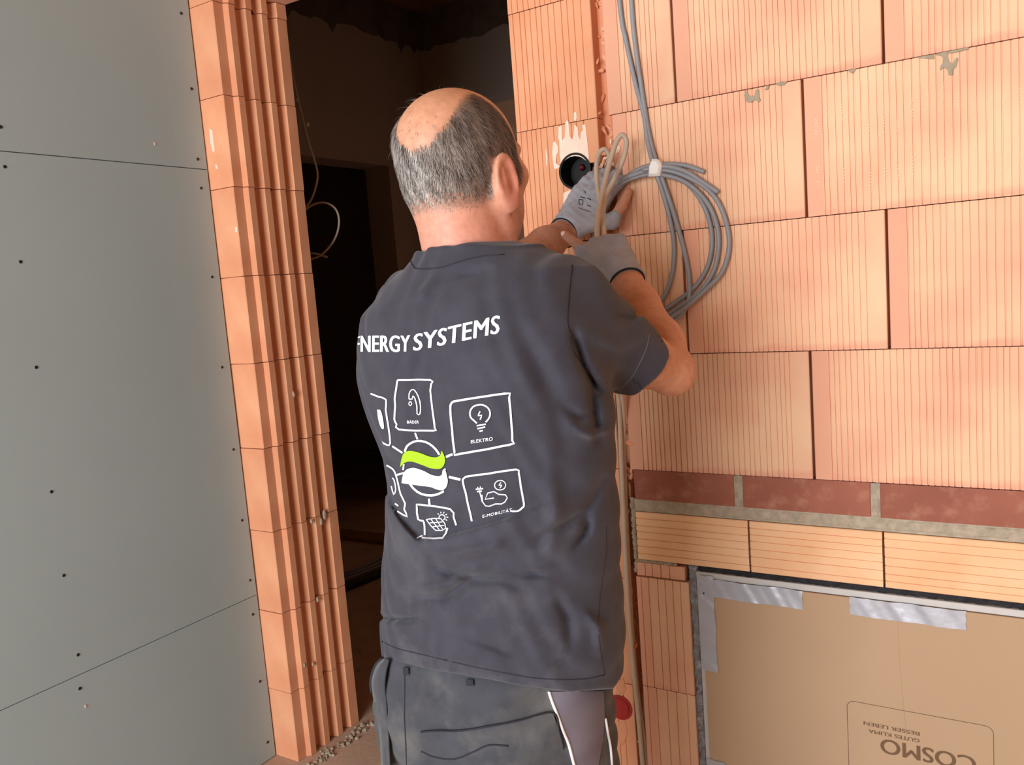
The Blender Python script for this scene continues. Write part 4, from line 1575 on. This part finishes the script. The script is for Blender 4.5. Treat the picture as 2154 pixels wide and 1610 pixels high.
def word(s, base, cap, xmap, bold=0.03, shear=0.0):
    """lay a word along a baseline [(x, y)...] with cap heights; xmap: text fraction -> picture x"""
    v, f = text_mesh(s, 0.0, shear, 1.0, 3, 1.06)
    mn, mx = v.min(0), v.max(0)
    capv, _ = text_mesh('E', bold, 0.0, 1.0, 3)
    y0, y1 = capv[:, 1].min(), capv[:, 1].max()
    u = (v[:, 0] - mn[0]) / (mx[0] - mn[0])
    x = np.interp(u, [q[0] for q in xmap], [q[1] for q in xmap])
    b = np.array(base, float)
    yb = np.interp(x, b[:, 0], b[:, 1])
    h = np.interp(x, b[:, 0], cap)
    y = yb - (v[:, 1] - y0) / (y1 - y0) * h
    if bold < 0.01:
        return np.c_[x, y], f
    sh = bold * (h.mean())
    return join2([(np.c_[x + k * sh, y + (abs(k) - 0.5) * 0.2], f) for k in (-1, 0, 1)])


OFF = 0.0011
BL = [(735, 742), (800, 742), (850, 742), (872, 740), (940, 727), (985, 717), (1055, 702)]
CPH = [36, 37, 37, 37, 39, 40, 41]
drape_faces('lettering', *join2([word('ENERGY', BL, CPH, [(0, 746), (0.15, 762), (0.35, 785), (1, 863)], 0.035),
                                 word('SYSTEMS', BL, CPH, [(0, 871), (1, 1051)], 0.035, 0.08)]), BV_S, OFF, M['ink'], shirt)
strokes = {
    'bath_icon': [([(290, 537), (495, 535), (501, 560), (495, 600), (505, 680), (515, 760), (523, 835), (512, 853), (300, 846), (285, 812), (270, 780), (275, 700), (272, 650), (280, 600)], 11, True),
                  ([(362, 655), (362, 622), (376, 598), (398, 600), (422, 640), (434, 700), (430, 748), (413, 746), (412, 700), (400, 652), (386, 636), (382, 655)], 7, True),
                  ([(370, 668), (360, 684), (370, 696), (380, 684)], 6, True)],
    'bulb_icon': [([(640, 670), (960, 620), (988, 645), (1000, 800), (1008, 915), (992, 940), (682, 998), (648, 988), (632, 840), (623, 760), (622, 692)], 13, True),
                  ([(787, 806), (768, 788), (748, 768), (744, 735), (760, 706), (790, 692), (828, 692), (860, 712), (871, 745), (860, 778), (840, 800)], 10, False),
                  ([(786, 822), (842, 812)], 9, False), ([(790, 840), (838, 830)], 9, False), ([(803, 856), (824, 852)], 9, False),
                  ([(806, 732), (794, 760), (816, 756), (806, 784)], 8, False)],
    'car_icon': [([(755, 1420), (745, 1370), (730, 1310), (716, 1240), (700, 1180), (716, 1142), (860, 1122), (1030, 1096), (1048, 1122), (1060, 1200), (1080, 1308), (1072, 1335), (1040, 1360), (1000, 1358)], 12, False),
                 ([(818, 1255), (822, 1300), (840, 1325), (862, 1328), (905, 1312), (940, 1312), (962, 1300), (976, 1275), (965, 1256), (925, 1252), (895, 1234), (855, 1244), (838, 1284), (895, 1275)], 7, False),
                 ([(800, 1228), (808, 1250), (820, 1300)], 7, False), ([(780, 1222), (826, 1216)], 9, False), ([(792, 1206), (794, 1222)], 6, False), ([(808, 1203), (810, 1220)], 6, False), ([(788, 1236), (818, 1232)], 9, False),
                 ([(932 + 34 * math.cos(a), 1195 + 30 * math.sin(a)) for a in np.linspace(0, 6.0, 12)], 6, True), ([(936, 1178), (924, 1196), (942, 1194), (930, 1214)], 6, False)],
    'solar_icon': [([(460, 1508), (458, 1450), (450, 1418), (420, 1410), (412, 1330), (432, 1318), (620, 1345), (640, 1395), (656, 1446)], 11, False),
                   ([(440, 1530), (572, 1531), (602, 1462)], 11, False), ([(405, 1534), (445, 1512)], 8, False),
                   ([(470, 1410), (562, 1405), (592, 1464), (530, 1478)], 6, True), ([(492, 1432), (572, 1425)], 5, False), ([(510, 1455), (582, 1446)], 5, False),
                   ([(500, 1409), (552, 1474)], 5, False), ([(530, 1407), (572, 1468)], 5, False),
                   ([(570 + 19 * math.cos(a), 1398 + 17 * math.sin(a)) for a in np.linspace(2.6, 7.4, 9)], 6, False)]
                  + [([(570 + 27 * math.cos(a), 1396 + 25 * math.sin(a)), (570 + 38 * math.cos(a), 1396 + 35 * math.sin(a))], 6, False) for a in (-2.4, -1.8, -1.2, -0.6, 0.0, 0.6)],
    'side_icon': [([(122, 620), (170, 640), (218, 658), (216, 720), (232, 820), (245, 930), (225, 942), (190, 922)], 10, False)],
    'house_icon': [([(222, 1070), (262, 1095), (280, 1130), (296, 1190), (310, 1250), (338, 1310), (332, 1345), (352, 1392), (290, 1358)], 10, False), ([(258, 1150), (270, 1165), (280, 1220), (268, 1255), (252, 1200)], 8, False), ([(275, 1310), (296, 1325)], 10, False)],
    'connector_line': [([(400, 866), (416, 906)], 12, False), ([(594, 1018), (636, 1000)], 14, False), ([(612, 1143), (684, 1160)], 16, False), ([(488, 1280), (492, 1326)], 13, False), ([(258, 950), (322, 992)], 12, False), ([(286, 1132), (332, 1118)], 12, False)],
    'globe_ring': [([(335, 985), (350, 947), (390, 922), (440, 918), (490, 935), (530, 970), (552, 1004)], 13, False), ([(356, 1168), (390, 1215), (440, 1250), (500, 1260), (550, 1247), (580, 1232)], 14, False),
                   ([(330, 1062), (326, 1100)], 10, False), ([(574, 1128), (576, 1106), (590, 1092)], 10, False)],
}
for nm_, st in strokes.items():
    items = []
    for pts, w, cl in st:
        a, f = ribbon(pts, w, cl, 0 if nm_ in ('car_icon', 'solar_icon') and len(pts) > 5 and w < 9 and len(pts) < 20 and pts[0][0] == 818 else 2)
        items.append((Z3(a), f))
    if nm_ == 'connector_line':
        for a, f in items:
            drape_faces(nm_, a, f, BV_S, OFF, M['ink'], shirt)
    else:
        drape_faces(nm_, *join2(items), BV_S, OFF, M['ink'], shirt)


def fill(name, pts, mat):
    P = spline(np.c_[np.array(pts + pts[:1], float), np.zeros(len(pts) + 1)], 4)[:-1, :2]
    return drape_faces(name, Z3(P), [tuple(range(len(P)))], BV_S, OFF + 0.0005, M[mat], shirt)


fill('green_wave', [(308, 1082), (320, 1020), (336, 988), (372, 978), (430, 992), (490, 1014), (530, 1020), (558, 1008), (568, 980), (584, 1010), (590, 1040), (578, 1074), (550, 1092), (500, 1088), (440, 1065), (380, 1046), (338, 1052)], 'green')
fill('white_wave', [(318, 1182), (328, 1130), (348, 1098), (392, 1086), (450, 1102), (510, 1132), (560, 1134), (588, 1098), (602, 1140), (607, 1172), (596, 1208), (568, 1226), (520, 1214), (460, 1184), (400, 1160), (352, 1162)], 'ink')
fill('tank_shape', [(165, 720), (190, 730), (208, 830), (190, 835), (172, 780)], 'ink')


def small_word(s, x0, y0, x1, y1, h):
    a, b = Z3([(x0, y0), (x1, y1)])
    hh = h / 2.9825
    return word(s, [a, b], [hh, hh], [(0, a[0]), (1, b[0])], 0.03)


for args in (('BÄDER', 350, 808, 424, 808, 19), ('ELEKTRO', 750, 934, 885, 914, 22), ('E-MOBILITÄT', 822, 1400, 1006, 1358, 20)):
    drape_faces('caption_lettering', *small_word(*args), BV_S, OFF, M['ink'], shirt)


def drape_tube(name, px, r, tree, mat, parent, off=0.0, seg=6, n=5):
    P = spline(np.c_[np.array(px, float), np.zeros(len(px))], n)[:, :2]
    pts = [drape(tree, x, y, off) for x, y in P]
    pts = [q - PB for q in pts if q is not None]
    if len(pts) < 3:
        return None
    v, f = tube_data(pts, r, seg)
    return obj(name, mesh(name, v, f), mat, parent, True)


Z5 = lambda l: [(1150 + x / 3.834, 480 + y / 3.834) for x, y in l]
drape_tube('sleeve_seam', Z5([(205, 300), (190, 420), (172, 600), (165, 780), (195, 860), (200, 960), (260, 1060), (330, 1130)]), 0.0011, BV_S, M['seam'], shirt)
drape_tube('sleeve_stitch', Z5([(835, 840), (800, 980), (740, 1110), (680, 1210), (560, 1330)]), 0.0006, BV_S, M['insert'], shirt)
Z4 = lambda l: [(740 + x / 3.1576, 1100 + y / 3.1576) for x, y in l]
drape_tube('hem_stitch', Z4([(200, 790), (300, 835), (450, 872), (600, 908), (800, 955), (1000, 995), (1200, 1030), (1400, 1042), (1560, 1036), (1680, 1010)]), 0.0010, BV_S, M['seam'], shirt, -0.0003)
drape_tube('side_seam', Z4([(1690, 20), (1690, 200), (1660, 400), (1640, 600), (1645, 800), (1680, 1000)]), 0.0006, BV_S, M['seam'], shirt, -0.0002)


drape_tube('collar_seam', [(864, 549), (869, 560), (880, 566), (926, 563), (968, 550), (1010, 540), (1060, 536)], 0.0011, BV_S, M['seam'], shirt)
# ribbed collar round the neck
cpts = []
ctr = NB + np.array((-0.003, 0.004, 0.0))
for k in range(41):
    a = 2 * math.pi * k / 40
    dirv = np.array((math.cos(a), math.sin(a)))
    zz = 1.432 - 0.030 * (0.5 + 0.5 * math.sin(a)) ** 1.5
    cpts.append(np.array((ctr[0] + dirv[0] * 0.069, ctr[1] + dirv[1] * 0.067, zz)))
v, f = [], []
for k in range(41):
    c0 = cpts[k]
    o_ = np.array((c0[0] - ctr[0], c0[1] - ctr[1], 0)); o_ /= np.linalg.norm(o_)
    for dx, dz in ((-0.004, 0.004), (-0.0015, 0.008), (0.0025, 0.006), (0.010, -0.006), (0.013, -0.016), (0.010, -0.020), (-0.003, -0.012)):
        v.append(c0 + o_ * dx + np.array((0, 0, dz)) - PB)
for k in range(40):
    for j in range(7):
        a, b = k * 7 + j, k * 7 + (j + 1) % 7
        f.append((a, a + 7, b + 7, b))
obj('collar', mesh('collar', v, f), M['shirt'], shirt, True)

# --- trousers
TRW = []
for py, l, r in ((1380, 806, 1278), (1450, 797, 1276), (1540, 801, 1280), (1610, 805, 1286), (1680, 810, 1290)):
    cpt = W((l + r) / 2, py, -0.650)
    half = (r - l) / 2 * ((cpt - CAM) @ FW) / FPX
    an = math.atan2(-(cpt[0] - CAM[0]), cpt[1] - CAM[1])
    a = half / math.sqrt(math.cos(an) ** 2 + (0.74 * math.sin(an)) ** 2)
    TRW.append((cpt[2], cpt[0], -0.650, a, a * 0.74))
TRW[0] = (TRW[0][0], TRW[0][1], -0.650, TRW[0][3] - 0.012, TRW[0][4] - 0.012)
TRW.append((1.0, TRW[0][1] + 0.01, -0.650, TRW[0][3] - 0.02, TRW[0][4] - 0.02))
TRW = np.array(sorted(TRW))


def trouser_sdf(p):
    d = loft(p, TRW, 2.3)
    xc = TRW[0, 1]
    for s in (-1, 1):
        d = smin(d, ell(p, (xc + s * 0.066, -0.712, 0.79), (0.075, 0.078, 0.10)), 0.03)
        d = smin(d, chain(p, [(xc + s * 0.078, -0.65, 0.72), (xc + s * 0.10, -0.63, 0.45), (xc + s * 0.115, -0.655, 0.075)], [0.098, 0.084, 0.074], 0.04), 0.02)
    w = 0.003 * np.sin(p[:, 2] * 55 + 5 * np.sin(p[:, 0] * 18)) * np.sin(p[:, 0] * 22 + 2) + 0.0015 * np.sin(p[:, 2] * 140 + 8 * p[:, 0])
    d = d - w
    d = smax(d, 0.035 - p[:, 2], 0.004)
    return d


V3, Q3 = nets(trouser_sdf, axis((-0.93, -0.42, 0.0045)), axis((-0.84, -0.46, 0.0045)), axis((0.02, 0.62, 0.009), (0.62, 1.01, 0.0042)), 5, 2)
trou = obj('trousers', np_mesh('trousers', V3 - PB, Q3), M['trouser'], person, True)
BV_T = bvh(V3, Q3)
pnl = Z4([(1318, 1120), (1400, 1120), (1500, 1120), (1600, 1120), (1668, 1120), (1674, 1300), (1662, 1450), (1632, 1620), (1560, 1640), (1482, 1640), (1440, 1480), (1400, 1380), (1360, 1270), (1334, 1190)])
o = drape_faces('side_panel', pnl, [tuple(range(len(pnl)))], BV_T, 0.0015, M['insert'], trou, 12)
o['label'] = 'lighter grey stretch panel on the right hip'
drape_tube('piping', Z4([(1308, 1120), (1330, 1190), (1360, 1270), (1400, 1380), (1440, 1480), (1482, 1640)]), 0.0022, BV_T, M['piping'], trou, 0.0015)
drape_tube('piping', Z4([(1678, 1300), (1695, 1400), (1713, 1500), (1724, 1640)]), 0.0020, BV_T, M['piping'], trou, 0.0015)
pk = Z4([(470, 1385), (700, 1378), (900, 1350), (1120, 1310), (1330, 1265), (1370, 1380), (1400, 1500), (1240, 1512), (1150, 1520), (1000, 1540), (850, 1560), (660, 1570), (480, 1555)])
pf = drape_faces('pocket_flap', pk, [tuple(range(len(pk)))], BV_T, 0.004, M['trouser'], trou, 12)
drape_tube('pocket_seam', Z4([(470, 1385), (700, 1378), (900, 1350), (1120, 1310), (1330, 1265), (1370, 1380), (1400, 1500)]), 0.0013, BV_T, M['seam'], pf, 0.0035)
drape_tube('pocket_seam', Z4([(470, 1510), (560, 1545), (700, 1555), (820, 1515), (920, 1468), (1040, 1476)]), 0.0013, BV_T, M['seam'], pf, 0.0042)
for l in ([(350, 960), (384, 965), (386, 1012), (352, 1008)], [(768, 1040), (814, 1046), (818, 1088), (770, 1082)]):
    a = Z4(l)
    drape_faces('belt_loop', a, [(0, 1, 2, 3)], BV_T, 0.004, M['seam'], trou, 8)
drape_tube('trouser_seam', Z4([(352, 1010), (352, 1150), (350, 1300), (358, 1450), (365, 1620)]), 0.0011, BV_T, M['seam'], trou)
# pocket standing open on the left hip
lip = [D(*Z4([q])[0], 1.245) for q in ((205, 900), (165, 940), (138, 1000), (126, 1065), (135, 1130), (160, 1250), (182, 1400), (195, 1640))]
inn = [D(*Z4([q])[0], 1.20) for q in ((240, 905), (225, 960), (215, 1020), (212, 1100), (222, 1190), (228, 1300), (236, 1440), (246, 1640))]
lp, ip = spline(lip, 4), spline(inn, 4)
v = [q - PB for q in lp] + [q - PB for q in ip]
n = len(lp)
pk_me = mesh('side_pocket', v, [(i, i + 1, n + i + 1, n + i) for i in range(n - 1)])
po = obj('side_pocket', pk_me, M['trouser'], trou, True)
sm = po.modifiers.new('s', 'SOLIDIFY'); sm.thickness = 0.003
vv, ff = tube_data([q - PB for q in lp[:17]], 0.0028, 6)
obj('pocket_edge', mesh('pocket_edge', vv, ff), M['seam'], po, True)


# --- shoes, gloves
def shoe_sdf(p, s):
    xc = TRW[0, 1]
    a = np.array((xc + s * 0.115, -0.685, 0.045)); b = np.array((xc + s * 0.138, -0.50, 0.038))
    d = rc(p, a, b, 0.046, 0.042)
    d = smin(d, rc(p, a + np.array((0, 0.03, 0.0)), a + np.array((0, 0.02, 0.06)), 0.042, 0.044), 0.03)
    return smax(d, 0.002 - p[:, 2], 0.004)


M['shoe'] = plain('work_shoe', (40, 38, 38), 0.6, 0.3)
for s in (-1, 1):
    v_, q_ = nets(lambda p: shoe_sdf(p, s), axis((-0.90, -0.42, 0.006)), axis((-0.78, -0.42, 0.006)), axis((-0.012, 0.18, 0.006)), 4, 1)
    obj('work_shoe', np_mesh('work_shoe', v_ - PB, q_), M['shoe'], person, True)


def glove(H, Wr, E, cuff, tip_bare):
    w, a, n, s, F, T = H
    ar = rnorm(Wr - E)
    T2 = [T[0], T[1], T[2] if not tip_bare else T[1] + (T[2] - T[1]) * 0.35]

    def fn(p):
        d = hand_sdf(p, (w, a, n, s, F, T), 0.0024, False, True)
        d = smin(d, chain(p, T2, [0.0170, 0.0142, 0.0134], 0.005), 0.008)
        d = smin(d, rc(p, Wr - ar * cuff, Wr + a * 0.03, 0.0318, 0.027), 0.014)
        d = d - 0.0007 * np.sin(p[:, 2] * 420 + 60 * p[:, 0]) * np.sin(p[:, 0] * 300)
        return smax(d, -((p - (Wr - ar * cuff)) @ ar), 0.003)
    pts = np.array([w, Wr - ar * cuff] + [q for f in F for q in f] + list(T))
    lo, hi = pts.min(0) - 0.045, pts.max(0) + 0.045
    v_, q_ = nets(fn, *[np.arange(lo[i], hi[i], 0.0019) for i in range(3)], 4, 1)
    g = obj('work_glove', np_mesh('work_glove', v_ - PB, q_), M['glove'], person, True)
    c = Wr - ar * cuff
    e1 = rnorm(np.cross(ar, (0, 0, 1.0))); e2 = np.cross(ar, e1)
    ring_ = [c + ar * 0.001 + (e1 * math.cos(t) + e2 * math.sin(t)) * 0.0315 - PB for t in np.linspace(0, 2 * math.pi, 33)]
    vv, ff = tube_data(ring_, 0.0022, 6, False)
    obj('cuff_edge', mesh('cuff_edge', vv, ff), M['cuff'], g, True)
    return g


g_left = glove(HLh, WL, EL, 0.012, True)
glove(HRh, WR, ER, 0.010, True)
BV_G = bvh(np.array([tuple(v.co) for v in g_left.data.vertices]) + PB, [tuple(p.vertices) for p in g_left.data.polygons])
Z2 = lambda l: [(1100 + x / 3.5, 220 + y / 3.5) for x, y in l]
marks = [[(412, 700), (442, 702), (440, 738), (414, 736)], [(422, 680), (462, 690)], [(444, 634), (460, 640), (458, 656)], [(474, 690), (502, 702)], [(472, 742), (500, 752)], [(406, 760), (450, 776), (500, 790)]]
items = []
for i, l in enumerate(marks):
    a, f = ribbon(l, 6 if i != 5 else 4, i == 0, 0)
    items.append((Z2(a), f))
mk_ = drape_faces('glove_print', *join2(items), BV_G, 0.0006, M['cuff'], g_left)
mk_['kind'] = 'stuff'
# thumb nail
tn = rnorm(TR[3] - TR[2]); tv = rnorm(CAM - TR[3]); tv = rnorm(tv - tn * (tv @ tn)); tb = np.cross(tn, tv)
bm = bmesh.new()
bmesh.ops.create_uvsphere(bm, u_segments=12, v_segments=8, radius=1.0)
for v in bm.verts:
    q = TR[3] - tn * 0.001 + tv * 0.0068 + tn * v.co.x * 0.0065 + tb * v.co.y * 0.0048 + tv * v.co.z * 0.0022 - PB
    v.co = Vector(q)
obj('thumb_nail', bm_mesh('thumb_nail', bm), plain('nail', (226, 190, 174), 0.35, 0.5), body, True)
